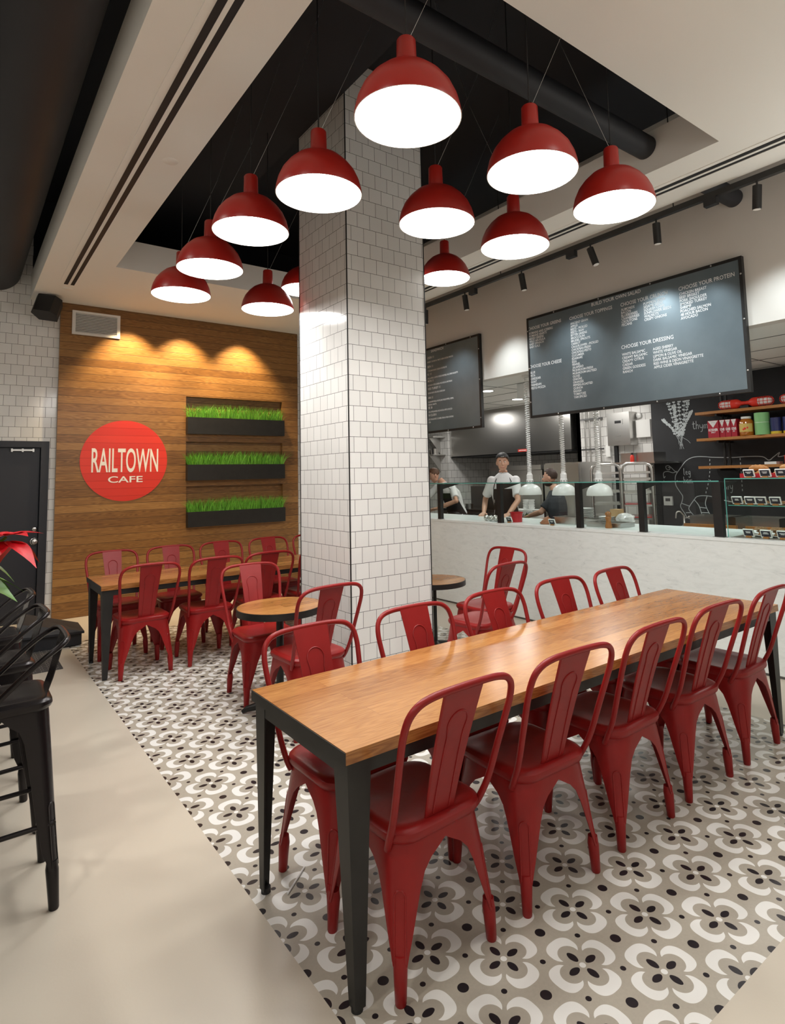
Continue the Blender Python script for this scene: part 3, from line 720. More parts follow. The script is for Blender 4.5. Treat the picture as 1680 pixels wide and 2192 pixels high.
# straw on the floor
b = B(); b.cyl((1.06, 2.24, .004), (1.18, 2.34, .004), .004, n=8); o = b.build('paper_straw', MT['white']); tag(o, 'white paper straw lying on the tiles under the front table', 'straw')

# ================================================================== servery counter
XF = 4.93
t = thing('service_counter', 'long white marble fronted service counter along the right side', 'counter', (XF, 3.4, 0))
bx('front_panel', MT['marble'], (0, -4.4, .022), (.04, 4.88, .985), t)
bx('kick_strip', MT['dark_steel'], (.012, -4.4, 0), (.04, 4.88, .022), t)
bx('worktop', MT['marble'], (-.004, -4.4, .986), (.80, 4.88, 1.012), t, bevel=.003)
bx('carcass', MT['black'], (.041, -4.38, .02), (.76, 4.86, .985), t)
ZT = 1.0125
# glass sneeze guard
t = thing('sneeze_guard', 'glass sneeze guard on black posts along the marble counter', 'glass screen', (4.97, 0, ZT))
PY = [5.985, 4.918, 3.820, 3.125, 2.437]
for i, y in enumerate(PY):
    w_ = .028 if i < 4 else .036
    bx('post', MT['black_metal'], (-.02, y-w_, 0), (.03, y+w_, .447), t)
    b = B(); b.prism([(.031, y-.006, .445), (.36, y-.006, .445), (.031, y-.006, .375)], (0, .012, 0)); b.build('bracket', MT['black_metal'], t)
    bx('base_plate', MT['steel'], (-.03, y-w_-.012, 0), (.045, y+w_+.012, .003), t)
ends = [8.2] + PY
for a, c in zip(ends, ends[1:]):
    w_ = .03
    bx('glass_pane', MT['glass'], (.002, c+w_+.01, .012), (.010, a-w_-.01, .446), t)
bx('glass_shelf', MT['glass'], (-.02, 2.41, .4475), (.38, 8.2, .4575), t)
bx('glass_edge', MT['glass_edge'], (-.0225, 2.41, .4475), (-.0205, 8.2, .4575), t)
# glass display case at the right
t = thing('display_case', 'glass pastry display case on the counter at the right edge', 'display case', (4.97, 1.70, ZT))
bx('front_glass', MT['glass'], (0, -.66, .006), (.006, .67, .466), t); bx('side_glass', MT['glass'], (.007, .664, .006), (.42, .67, .466), t)
bx('top_glass', MT['glass'], (-.002, -.66, .467), (.43, .672, .475), t); bx('inner_shelf', MT['glass'], (.008, -.66, .255), (.40, .66, .261), t)
b = B(); b.box(-.004, -.0025, -.66, .672, .467, .475); b.box(-.003, .0, .668, .674, .006, .466); b.box(.0065, .0075, -.66, .66, .255, .261); b.build('glass_edge', MT['glass_edge'], t)
bx('base_tray', MT['steel'], (.01, -.66, .0), (.42, .66, .0055), t)

MT['tagcard'] = mat('tag_black_card', (.03, .033, .05), .5)
def price_tag(x, y, z, label, group, n=2):
    t = thing('price_tag', label, 'price tag', (x, y, z), 0, group)
    b = B(); b.obox((0, 0, .036), (.006, 0, .003), (0, .040, 0), (-.012, 0, .028)); b.build('card_frame', MT['white'], t)
    b = B(); b.obox((-.0068, 0, .036), (.0008, 0, .0004), (0, .034, 0), (-.0095, 0, .0225)); b.build('card_face', MT['tagcard'], t)
    b = B()
    for i in range(n): hw = random.uniform(.012, .022); b.obox((-.0082-.0035*(1-i), 0, .036+.0085*(1-i)), (.0002, 0, 0), (0, hw, 0), (-.001, 0, .0024))
    b.build('lettering', MT['letter'], t)
    bx('holder', MT['shelfwood'], (-.012, -.02, 0), (.012, .02, .012), t)
def pastry(x, y, z, kind, label, group):
    b = B(); random.seed(int(abs(x*1000+y*777+z*333)))
    if kind == 'croissant':
        P = crom([(-.0, -.075, .02), (-.02, -.045, .03), (-.03, 0, .036), (-.02, .045, .03), (0, .075, .02)], 5); n = len(P)
        b.tube(P, [.010 + .026*math.sin(PI*i/(n-1))*(.85+.15*math.cos(i*1.9)) for i in range(n)], 12)
        c = (.50, .22, .06)
    elif kind == 'bun':
        b.ell((0, 0, .032), .055, .062, .032, 18, 10); c = (.56, .28, .09)
    else:
        b.ell((0, 0, .012), .048, .05, .012, 18, 8)
        for k in range(9): a = k*.7; b.ell((.03*math.cos(a), .03*math.sin(a), .02), .012, .012, .008, 8, 6)
        c = (.33, .18, .08)
    if kind not in MT: MT[kind] = mat('baked_'+kind, c, .55, bump=.3, bscale=40, var=.35, vscale=18)
    if kind != 'cookie':
        for v in b.bm.verts: v.co *= .74
    o = b.build('pastry', MT[kind], None, (x, y, z), smooth=60); tag(o, label, 'pastry', group)
ztop = ZT + .4755
for i, (y, lb) in enumerate(((2.185, 'red shallow tray of pastries on top of the display case, left one'), (1.97, 'red shallow tray of pastries on top of the display case, second one'), (1.75, 'red shallow tray on top of the display case, beyond the picture edge'))):
    if i == 2: continue
    b = B(); b.box(-.11, .11, -.105, .105, 0, .006); b.box(-.11, -.105, -.105, .105, .006, .035); b.box(.105, .11, -.105, .105, .006, .035); b.box(-.105, .105, -.105, -.10, .006, .035); b.box(-.105, .105, .10, .105, .006, .035)
    o = b.build('pastry_tray', MT['greywood'], None, (5.17, y, ztop)); tag(o, lb, 'tray', 'red pastry trays')
    for k, (dx, dy) in enumerate(((-.05, -.05), (-.05, .05), (.05, 0))):
        pastry(5.17+dx, y+dy*.9, ztop+.0065, 'croissant' if i == 0 else 'bun', f'{"long golden" if i == 0 else "round golden"} pastry in the {"left" if i == 0 else "second"} red tray on the display case', 'pastries in the %s tray' % ('left' if i == 0 else 'second'))
    for k, (dx, dy) in enumerate(((-.04, 0), (.04, .0))):
        pastry(5.17+dx, y+dy, ztop+.052, 'croissant' if i == 0 else 'bun', f'{"long golden" if i == 0 else "round golden"} pastry on top of the heap in the {"left" if i == 0 else "second"} red tray', 'pastries heaped in the %s tray' % ('left' if i == 0 else 'second'))
for y, lb in ((2.20, 'small black price tag before the left red pastry tray'), (2.08, 'small black price tag before the second red pastry tray'), (1.965, 'small black price tag on the case top at the picture edge')):
    price_tag(5.02, y, ztop, lb, 'price tags on top of the display case')
zs_ = ZT + .2615
for y, lb in ((2.31, 'first price tag from the left on the middle shelf of the display case'), (2.21, 'second price tag from the left on the middle shelf of the display case'), (2.13, 'third price tag from the left on the middle shelf of the display case'), (2.025, 'fourth price tag from the left on the middle shelf of the display case')):
    price_tag(5.03, y, zs_, lb, 'price tags on the middle shelf of the display case')
for k, y in enumerate((2.29, 2.17, 2.05, 1.95)): pastry(5.16, y, zs_, 'cookie', 'flat cookie behind the price tags on the middle case shelf', 'cookies on the middle shelf of the display case')
for y, lb in ((2.24, 'left price tag at the bottom of the display case'), (2.11, 'middle price tag at the bottom of the display case'), (1.99, 'right price tag at the bottom of the display case, at the picture edge')):
    price_tag(5.03, y, ZT+.006, lb, 'price tags at the bottom of the display case')
for k, y in enumerate((2.20, 2.07)):
    q = B(); q.lathe([(0, 0), (.05, 0), (.085, .012), (.083, .014), (.05, .004), (0, .004)], n=28); o = q.build('plate', MT['white'], None, (5.17, y-.02+k*.01, ZT+.006), smooth=40); tag(o, f'small white plate of cookies at the bottom of the display case, {("left", "right")[k]} one', 'plate', 'plates in the display case')
    for j, (dx, dy) in enumerate(((0, 0), (.03, .03), (-.03, .03))): pastry(5.17+dx*.6, y-.02+k*.01+dy*.6, ZT+.0105+.022*j, 'cookie', f'nutty cookie stacked on the {("left", "right")[k]} small plate in the display case', 'cookies on the %s plate' % ('left', 'right')[k])

# things on the counter behind the guard
q = B(); q.lathe([(0, 0), (.066, 0), (.068, .06), (.072, .10), (.078, .104), (.078, .115), (.070, .115), (.066, .02), (0, .02)], n=32); o = q.build('crock', MT['greywood'], None, (5.18, 4.87, ZT), smooth=40); tag(o, 'red round crock on the counter behind the sneeze guard', 'crock')
price_tag(5.06, 4.868, ZT, 'black price tag before the red crock', 'price tags along the counter'); price_tag(5.06, 4.245, ZT, 'black price tag before the heap of granola', 'price tags along the counter')
for k, (x, y) in enumerate(((5.10, 5.28), (5.09, 5.20), (5.14, 5.17), (5.10, 5.11), (5.09, 5.05))):
    q = B(); q.ell((0, 0, .034), .032, .034, .034, 14, 8)
    for v in q.bm.verts: v.co *= random.uniform(.9, 1.1)
    zmin = min(v.co.z for v in q.bm.verts)
    for v in q.bm.verts: v.co.z -= zmin
    o = q.build('foil_ball', MT['steel'], None, (x, y, ZT)); tag(o, 'shiny silver foil wrapped ball on the counter left of the red crock', 'foil ball', 'foil balls on the counter')
b = B(); b.lathe([(0, 0), (.075, 0), (.085, .01), (.06, .04), (.03, .062), (0, .07)], n=24)
for k in range(120):
    a = random.uniform(0, 2*PI); r = random.uniform(0, .08); z = .07*(1-(r/.09)**1.3); b.ell((r*math.cos(a), r*math.sin(a), max(.008, z)), .009, .009, .008, 6, 4)
MT['granola'] = mat('granola', (.33, .13, .06), .7, var=.5, vscale=60)
o = b.build('granola_heap', MT['granola'], None, (5.17, 4.40, ZT)); tag(o, 'small reddish heap of granola on the counter', 'granola', None, 'stuff')
def pan(x, y, z, hx, hy, h, name, label, m='steel', group=None, rz=0):
    b = B(); b.box(-hx, hx, -hy, hy, 0, .004); tk = .004
    b.box(-hx, -hx+tk, -hy, hy, .004, h); b.box(hx-tk, hx, -hy, hy, .004, h); b.box(-hx+tk, hx-tk, -hy, -hy+tk, .004, h); b.box(-hx+tk, hx-tk, hy-tk, hy, .004, h)
    for a in ((-hx-.012, -hx-.0002, -hy-.012, hy+.012), (hx+.0002, hx+.012, -hy-.012, hy+.012)): b.box(*a, h-.004, h)
    for a in ((-hx, hx, -hy-.012, -hy-.0002), (-hx, hx, hy+.0002, hy+.012)): b.box(*a, h-.004, h)
    o = b.build(name, MT[m], None, (x, y, z), rz); tag(o, label, 'pan', group); return o
pan(5.36, 4.24, ZT, .10, .14, .075, 'steel_pan', 'deep stainless pan left of the stack of plates')
pan(5.30, 3.70, ZT, .12, .20, .045, 'steel_pan', 'shallow stainless pan behind the wooden pepper mill')
pan(5.42, 3.97, ZT, .07, .09, .06, 'steel_pan', 'small stainless pan between the plates and the pepper mill')
for k in range(14):
    q = B(); q.lathe([(0, 0), (.06, 0), (.10, .008), (.10, .011), (.055, .004), (0, .004)], n=28); o = q.build('plate', MT['white'], None, (5.52, 4.17, ZT+k*.0115), smooth=40)
    tag(o, 'white plate in the tall stack beside the black guard post', 'plate', 'stacked plates on the counter')
for k in range(6):
    q = B(); q.lathe([(0, 0), (.05, 0), (.085, .01), (.085, .013), (.05, .005), (0, .005)], n=28); o = q.build('plate', MT['white'], None, (5.56, 3.92, ZT+k*.013), smooth=40)
    tag(o, 'white plate in the low stack right of the black guard post', 'plate', 'low stack of plates on the counter')
q = B(); q.lathe([(0, 0), (.033, 0), (.034, .02), (.026, .05), (.024, .075), (.030, .095), (.031, .105), (.022, .115), (.028, .125), (.030, .14), (.024, .155), (0, .165)], n=28); o = q.build('pepper_mill', mat('mill_wood', (.34, .13, .035), .25), None, (5.13, 3.60, ZT), smooth=50); tag(o, 'turned wooden pepper mill on the counter', 'pepper mill')
MT['kraft'] = mat('kraft_card', (.42, .27, .13), .8)
o = bx('kraft_box', MT['kraft'], (-.05, -.05, 0), (.05, .05, .15), None, bevel=.004); o.location = (5.66, 3.86, ZT); tag(o, 'small brown cardboard box behind the low stack of plates', 'box')
b = B(); b.ell((0, 0, .06), .08, .10, .06, 16, 10)
for v in b.bm.verts:
    k = 1 + .22*math.sin(v.co.x*90)*math.cos(v.co.y*70+v.co.z*60); v.co.x *= k; v.co.y *= k
    v.co.z = max(0, v.co.z)
MT['bag'] = mat('plastic_bag', (.62, .60, .58), .2, coat=.5)
o = b.build('plastic_bag', MT['bag'], None, (5.57, 3.70, ZT), smooth=20); tag(o, 'crumpled clear plastic bag behind the shallow pan', 'bag')
# heat lamps on coiled cords
def heat_lamp(y, label, group='white heat lamps over the counter'):
    t = thing('heat_lamp', label, 'heat lamp', (5.68, y, 1.305), 0, group)
    prof = [(.141, 0), (.142, .004), (.138, .04), (.122, .08), (.095, .108), (.06, .124), (.042, .128)]
    b = B(); b.lathe(prof, n=40); b.lathe([(r-.004, z) for r, z in reversed(prof)], n=40); b.build('shade', MT['white'], t, smooth=40)
    b = B(); b.lathe([(.042, .128), (.042, .185), (.037, .19), (.037, .245), (.03, .25), (.024, .275), (.012, .28), (0, .28)], n=24); b.build('neck', MT['white'], t, smooth=40)
    for k in range(8):
        a = k*PI/4; b = B(); b.obox((.043*math.cos(a), .043*math.sin(a), .155), (.001*math.cos(a), .001*math.sin(a), 0), (-.003*math.sin(a), .003*math.cos(a), 0), (0, 0, .018)); b.build('vent_slot', MT['black'], t)
    b = B(); n = 46*8; b.tube([(.022*math.cos(2*PI*i/8), .022*math.sin(2*PI*i/8), .275 + (1.19)*(i/n)**1.15) for i in range(n+1)], .0062, 5); b.build('coiled_cord', MT['white'], t, smooth=60)
    b = B(); b.lathe([(0, 1.494), (.05, 1.494), (.05, 1.465), (0, 1.46)], n=20); b.build('ceiling_mount', MT['white'], t)
heat_lamp(5.09, 'white dome heat lamp on a coiled cord, leftmost of three over the counter'); heat_lamp(4.566, 'white dome heat lamp on a coiled cord, middle of three over the counter'); heat_lamp(4.08, 'white dome heat lamp on a coiled cord, rightmost of three over the counter')

# ================================================================== menu boards
def menu_board(y0, y1, z0, z1, label, heads, items, screws):
    t = thing('menu_board', label, 'menu board', (5.37, 0, 0))
    f = .028
    b = B(); b.box(0, .045, y0, y1, z0, z0+f); b.box(0, .045, y0, y1, z1-f, z1); b.box(0, .045, y0, y0+f, z0+f, z1-f); b.box(0, .045, y1-f, y1, z0+f, z1-f); b.build('frame', MT['black_metal'], t)
    bx('sheet', MT['board'], (.004, y0+f, z0+f), (.02, y1-f, z1-f), t)
    for s_, y, z, cap, wd in heads:
        b = B(); put_text(b, s_, (.0032, y, z), (0, -1, 0), (0, 0, 1), cap, wd, bold=.008); b.build('heading_lettering', MT['letter'], t)
    for L in items:
        b = B()
        for s_, y, z, cap, sx in L: put_text(b, s_, (.0032, y, z), (0, -1, 0), (0, 0, 1), cap, None, sx, bold=.012)
        b.build('item_lettering', MT['letter'], t)
    for y, z in screws:
        b = B(); b.ell((-.001, y, z), .004, .008, .008, 10, 6); b.build('screw', MT['steel'], t)
def lines(txt, y, z0, z1, cap=.0265, sx=.86):
    L = txt.split('|'); n = len(L)
    return [(s_, y, z0 + (z1-z0)*i/max(1, n-1), cap, sx) for i, s_ in enumerate(L) if s_]
heads = [('BUILD YOUR OWN SALAD', 3.841, 3.335, .036, .585), ('CHOOSE YOUR GREENS', 4.744, 3.258, .036, .490), ('CHOOSE YOUR CHEESE', 4.748, 2.801, .038, .476),
         ('CHOOSE YOUR TOPPINGS', 4.137, 3.248, .037, .547), ('CHOOSE YOUR CRUNCH', 3.490, 3.244, .038, .512), ('CHOOSE YOUR PROTEIN', 2.866, 3.245, .038, .514), ('CHOOSE YOUR DRESSING', 3.508, 2.805, .038, .562)]
items = [lines('ROMAINE AND ICEBERG|ROMAINE HEARTS|MIXED GREENS|WILD ARUGULA|BABY SPINACH|BABY KALE', 4.733, 3.206, 3.040),
    lines('BLUE|FETA|CHEDDAR|GOAT|PARMESAN|PESTO MOZZA', 4.735, 2.735, 2.549),
    lines('ANCIENT GRAIN|APPLES|BEETS - PICKLED|BEETS - RAW|BITTER GREENS|BROCCOLINI|BRUSSEL SPROUTS|CARROT|CAULIFLOWER - PICKLED|CHICKPEAS-FRESH|CHICKPEAS-PESTO|CUCUMBER|EDAMAME|EGG|FENNEL|JALAPENO|MUSHROOM-FRESH|MUSHROOM-SAUTEED|OLIVES|ONIONS|ORANGES|PEPPERS-ROASTED|QUINOA|RADISH|TOMATOES|YAM SPICED', 4.128, 3.194, 2.372, .025),
    lines('ALMONDS|BACON|BLUEBERRIES|CRANBERRIES|CROUTONS|PECANS', 3.488, 3.198, 3.038), lines('PUMPKIN SEEDS|SESAME SEEDS|SQUASH CHIPS|SUNFLOWER SEEDS|WALNUTS|CRISPY ONIONS', 3.235, 3.197, 3.037),
    lines('CHICKEN BREAST|BEEF BRISKET|PORK SHOULDER|SMOKED TURKEY|SHRIMP|POACHED SALMON|48 HOUR BACON|AVOCADO', 2.862, 3.199, 2.967),
    lines('WHITE BALSAMIC|CREAMY BALSAMIC|CREAMY CITRUS|CAESAR|GREEN GODDESS|RANCH', 3.505, 2.735, 2.556), lines('AGED SHERRY|WHITE VINEGAR|LEMON & OLIVE OIL|DARK BALSAMIC VINEGAR|RED WINE & DIJON VINAIGRETTE|APPLE CIDER VINAIGRETTE', 3.164, 2.730, 2.550)]
menu_board(2.285, 4.762, 2.213, 3.408, 'large dark menu board with white salad lists over the counter', heads, items,
           [(y, z) for z in (2.227, 3.394) for y in (2.55, 3.15, 3.75, 4.35)] + [(2.299, z) for z in (2.4, 2.85, 3.25)] + [(4.748, z) for z in (2.4, 2.8, 3.25)])
heads = [('SANDWICH', 6.584, 3.327, .036, .275)]
items = []
for h_, z, txt in (('CKEN 11', 3.241, 'N BREAST, 72 HR BACON, TOMATO, GREEN GODDESS, FOCACCIA'), ('BEN 11', 3.113, 'T, THOUSAND ISLAND COLESLAW, GRUYERE, RYE'), ('K 11', 3.004, 'DER, JALAPENO, CILANTRO, PICKLED VEGETABLE, AIOLI, FRENCH BAGUETTE'), ('MON 11', 2.904, 'ION SALAD, ACCEDE GARNISH, WILD ARUGULA, MULTIGRAIN'), ('KED TURKEY 11', 2.792, 'OLONE, ANCHO CHILI AIOLI, SOURDOUGH'), ('AN 11', 2.664, 'SALAMI, MORTADELLA, PROVOLONE, PICKLED PEPPERS, ICEBERG,|DRESSING, CIABATTA'), ('IE 8', 2.520, 'ZOES, PEPPERS, MOZZA, WILD ARUGULA, PESTO, FOCACCIA'), ('N CLUB 8', 2.413, 'SUTS, PICKLED BEETS, CUCUMBER, SPINACH, FRESH CHICKPEAS|CCIA')):
    heads.append((h_, 6.672, z, .032, .021*len(h_)))
    items.append([(s_, 6.675, z-.056-.04*j, .022, .60) for j, s_ in enumerate(txt.split('|'))])
menu_board(5.585, 8.05, 2.171, 3.40, 'smaller looking dark sandwich menu board half hidden behind the tiled column', heads, items,
           [(y, z) for z in (2.185, 3.386) for y in (5.75, 6.25)] + [(5.599, z) for z in (2.3, 2.8, 3.2)])

# ================================================================== kitchen shell
MT['ktile'] = brick_material('kitchen_white_tile', (.72, .71, .69), (.77, .76, .74), (.16, .15, .145), .152, .152, .003, rough=.2)
b = B(); b.box(8.2, 8.3, 4.80, 6.28, 0, 2.80); b.box(9.2, 9.3, 6.28, 9.4, 0, 2.8); b.box(8.2, 9.2, 6.20, 6.28, 0, 2.8); b.box(8.05, 8.15, 9.40, 11, 0, 2.8); b.box(8.15, 9.3, 9.4, 9.48, 0, 2.8)
struct(b.build('wall_kitchen', MT['ktile']))
struct(bx('wall_chalkboard', MT['chalk'], (8.0, -3.1, 0), (8.16, 4.80, 2.80)))
struct(bx('wall_kitchen_end', MT['ktile'], (5.42, 10.9, 0), (8.05, 11, 2.8)))
struct(bx('trim_2', MT['black'], (8.165, 5.50, 0), (8.199, 5.56, 2.3)))
b = B()
for y in (1.5, 3.0, 4.5, 6.0, 7.5): b.box(5.56, 8.0, y-.006, y+.006, 2.797, 2.7995)
for x in (6.1, 6.7, 7.3, 7.9): b.box(x-.006, x+.006, .0, 9.3, 2.7965, 2.799)
struct(b.build('trim_3', MT['dark_steel']))
MT['bulb'] = mat('downlight_glow', (1, 1, 1), .5, emit=(1, .97, .9), es=18)
for (x, y), lb in (((6.25, 6.36), 'recessed round downlight in the kitchen ceiling beside the small menu board'), ((7.4, 6.83), 'recessed round downlight farther back in the kitchen ceiling')):
    t = thing('kitchen_light', lb, 'ceiling light', (x, y, 2.80), 0, 'kitchen downlights')
    b = B(); b.lathe([(.085, -.003), (.105, -.006), (.11, 0)], n=28); b.build('trim_ring', MT['white'], t); b = B(); b.lathe([(0, -.002), (.085, -.002)], n=28); b.build('diffuser', MT['bulb'], t)
bxo = bx('speaker_box', MT['white'], (-.09, -.09, -.20), (.09, .09, 0), None, bevel=.01); bxo.location = (6.2, 5.55, 2.796); tag(bxo, 'pale box hanging from the kitchen ceiling left of the large menu board', 'ceiling box')
# hood
t = thing('extractor_hood', 'big stainless extractor hood over the cooking line', 'hood', (8.1, 7.82, 1.95))
b = B(); b.prism([(0, -1.50, 0), (0, -1.50, .845), (1.05, -1.50, .845), (1.05, -1.50, .05)], (0, 3.06, 0)); b.build('canopy', MT['steel'], t)
bx('lower_lip', MT['black'], (.02, -1.48, -.03), (1.0, 1.54, -.001), t)
bx('label_plate', MT['signred'], (-.004, -.52, .012), (-.001, -.31, .058), t)
b = B(); put_text(b, 'CAPTIVEAIRE', (-.0052, -.325, .025), (0, -1, 0), (0, 0, 1), .022, .18, bold=.02); b.build('label_lettering', MT['letter'], t)
# cooking line
t = thing('cooking_range', 'dark cooking range with round knobs behind the cooks at the left', 'range', (7.25, 7.95, 0))
bx('body', MT['dark_steel'], (0, -.68, .02), (.8, .72, .93), t, bevel=.004); bx('cooktop', MT['black_metal'], (-.02, -.69, .931), (.8, .73, .965), t); bx('backguard', MT['dark_steel'], (.74, -.69, .966), (.8, .73, 1.35), t)
for k in range(6):
    b = B(); b.cyl((-.001, -.55+k*.2, .85), (-.035, -.55+k*.2, .85), .03, .026, n=18); b.build('knob', MT['steel'], t, smooth=40)
q = B(); q.lathe([(0, 0), (.25, 0), (.255, .02), (.255, .26), (.265, .265), (.265, .28), (.245, .28), (.24, .03), (0, .03)], n=36); o = q.build('stock_pot', MT['black_metal'], None, (7.56, 7.50, .966), smooth=40); tag(o, 'big black stock pot on the range between two cooks', 'pot')
q = B(); q.lathe([(0, 0), (.07, 0), (.075, .09), (.07, .09), (.066, .01), (0, .01)], n=24); o = q.build('sauce_pan', MT['steel'], None, (7.36, 8.05, .966), smooth=40); tag(o, 'small steel pan standing on the range', 'pan')
t = thing('oven', 'tall stainless oven with a lintel bar behind the capped cook', 'oven', (7.3, 6.62, 0))
bx('cabinet', MT['steel'], (0, -.34, .02), (.8, .60, 1.62), t, bevel=.006); bx('lintel', MT['steel'], (-.05, -.36, 1.625), (.82, .76, 1.70), t, bevel=.004)
bx('door', MT['steel'], (-.03, -.30, .25), (-.002, .34, 1.55), t, bevel=.008); bx('control_panel', MT['black'], (-.025, .36, .6), (-.002, .56, 1.55), t)
b = B(); b.cyl((-.07, .28, .5), (-.07, .28, 1.35), .012, n=12); b.build('handle', MT['steel'], t)
for k in range(3):
    b = B(); b.cyl((-.026, .46, .75+k*.22), (-.05, .46, .75+k*.22), .03, n=16); b.build('knob', MT['dark_steel'], t, smooth=40)
t = thing('refrigerator', 'tall plain stainless refrigerator behind the dark haired cook', 'refrigerator', (7.3, 5.88, 0))
bx('cabinet', MT['steel'], (0, -.33, .02), (.75, .34, 1.72), t, bevel=.006); bx('door', MT['steel'], (-.04, -.32, .12), (-.002, .33, 1.70), t, bevel=.012)
b = B(); b.cyl((-.075, -.26, .7), (-.075, -.26, 1.4), .011, n=12); b.build('handle', MT['steel'], t)
# tile wall fittings
t = thing('conduit_run', 'four thin grey conduits running up the white kitchen tiles', 'conduit', (8.19, 5.93, 0))
for k, y in enumerate((.155, .065, -.03, -.13)):
    b = B(); b.cyl((-.02, y, 1.62), (-.02, y, 2.79), .013, n=10); b.build('conduit', MT['steel'], t, smooth=40)
for z in (2.42, 1.93):
    bx('clamp_bar', MT['dark_steel'], (-.045, -.2, z-.014), (-.034, .23, z+.014), t)
t = thing('control_panel', 'grey wall control panel with a lit blue screen left of the tray rack', 'control panel', (8.19, 6.07, 1.54))
t.location = (7.7, 5.79, 1.535); 
bx('housing', MT['dark_steel'], (-.0, -.15, -.55), (.12, .15, .115), t, bevel=.004)
MT['screen'] = mat('lit_screen', (.1, .3, .6), .3, emit=(.35, .72, 1), es=1.6)
bx('screen', MT['screen'], (-.004, -.125, -.065), (-.001, .01, .03), t)
b = B(); b.obox((-.0045, -.058, -.055), (.0003, 0, 0), (0, .06, 0), (0, 0, .006))
for k in range(3): b.obox((-.0045, -.02-.04*k, .0), (.0003, 0, 0), (0, .010, 0), (0, 0, .008))
b.build('screen_icons', MT['letter'], t)
b = B(); put_text(b, 'Halton', (-.003, .02, .07), (0, -1, 0), (0, 0, 1), .026, .13, bold=.02); b.build('lettering', MT['black'], t)
bx('red_plate', MT['signred'], (-.004, -.06, -.40), (-.001, .03, -.33), t)
t = thing('steel_dispenser', 'stainless wall cabinet with a small window high on the kitchen tiles', 'wall cabinet', (8.0, 5.36, 1.96))
bx('cabinet', MT['steel'], (0, -.20, 0), (.198, .19, .50), t, bevel=.015); bx('window', MT['black'], (-.004, -.06, .335), (-.001, .05, .375), t)
b = B(); b.box(-.006, -.001, -.085, .075, .318, .334); b.box(-.006, -.001, -.085, .075, .376, .392); b.box(-.006, -.001, -.085, -.061, .334, .376); b.box(-.006, -.001, .051, .075, .334, .376); b.build('window_frame', MT['steel'], t)
for z in (.06, .14): bx('louvre', MT['steel'], (-.008, -.04, z), (-.001, .05, z+.008), t)
o = bx('junction_box', MT['white'], (8.12, 4.90, 2.065), (8.199, 5.13, 2.325), None, bevel=.008); tag(o, 'plain cream box on the kitchen tiles beside the chalkboard wall', 'wall box')
o = bx('junction_box', MT['white'], (8.15, 5.62, 1.80), (8.199, 5.70, 1.98), None, bevel=.006); tag(o, 'small grey switch box on the tiles beside the conduits', 'wall box')
q = B(); q.lathe([(0, .03), (.03, .03), (.042, .022), (.045, 0)], n=24); o = q.build('wall_gauge', MT['white'], None, (8.19, 5.11, 2.40), smooth=40); o.rotation_euler = (0, -PI/2, 0); tag(o, 'small round white gauge above the cream wall box', 'gauge')
# left shelves
for z, lb in ((2.005, 'lower steel wall shelf on white tiles at the left end of the kitchen'), (2.37, 'upper steel wall shelf on white tiles, just under the small menu board')):
    t = thing('wall_shelf', lb, 'shelf', (8.05, 9.75, z), 0, 'steel kitchen shelves')
    bx('board', MT['steel'], (-.33, -.28, -.02), (-.001, .6, 0), t)
    for y in (-.12, .4):
        b = B(); b.prism([(-.002, y, -.021), (-.30, y, -.021), (-.002, y, -.36)], (0, .012, 0)); b.build('bracket', MT['steel'], t)
for y, r, h, lb in ((9.62, .09, .12, 'steel pot on the lower shelf at the left of the kitchen'), (9.83, .085, .12, 'second steel pot on the lower shelf beside the bowl'), (10.06, .12, .11, 'white bowl on the lower kitchen shelf at the edge of the column')):
    q = B(); q.lathe([(0, 0), (r*.9, 0), (r, h), (r*.96, h), (r*.86, .008), (0, .008)], n=28); o = q.build('pot' if r < .1 else 'bowl', MT['steel'] if r < .1 else MT['white'], None, (7.88, y, 2.0055), smooth=40); tag(o, lb, 'pot' if r < .1 else 'bowl')
# prep table behind the counter with the produce box
t = thing('prep_table', 'stainless prep table in the middle of the kitchen', 'table', (6.62, 5.2, 0))
bx('worktop', MT['steel'], (-.25, .46, .86), (.25, 1.35, .90), t, bevel=.003); bx('undershelf', MT['steel'], (-.22, .5, .25), (.22, 1.3, .27), t)
for x in (-.22, .22):
    for y in (.5, 1.3): b = B(); b.cyl((x, y, 0), (x, y, .86), .02, n=12); b.build('leg', MT['steel'], t)
t = thing('produce_box', 'white cardboard box with a dark script logo and green swirls', 'box', (6.55, 5.97, .9005))
bx('carton', MT['white'], (-.12, -.235, 0), (.12, .23, .155), t, bevel=.004)
MT['limeg'] = mat('lime_print', (.20, .42, .03), .6); MT['navy'] = mat('navy_print', (.02, .02, .06), .6)
b = B()
def disc(b, y, z, ry, rz_, a0=0): b.face([(-.1208, y+ry*math.cos(k*PI/10), z+rz_*math.sin(k*PI/10)*(1 if k % 20 else 1)) for k in range(20)])
disc(b, .055, .075, .035, .045); disc(b, -.135, .06, .045, .04); b.build('green_print', MT['limeg'], t)
b = B()
def stroke(b, P, r=.005, x=-.1212): b.tube(crom([(x, y, z) for y, z in P], 5), r, 5, flat=.3)
stroke(b, [(.21, .10), (.17, .13), (.12, .11), (.09, .05), (.11, .02)]); stroke(b, [(.03, .03), (.02, .13), (.02, .03), (-.03, .07), (.0, .125), (.06, .13)])
stroke(b, [(-.03, .03), (-.07, .10), (-.05, .04), (-.10, .09), (-.09, .05), (-.13, .12), (-.12, .05)], .004); stroke(b, [(-.14, .10), (-.18, .13), (-.22, .12)])
b.build('script_print', MT['navy'], t)
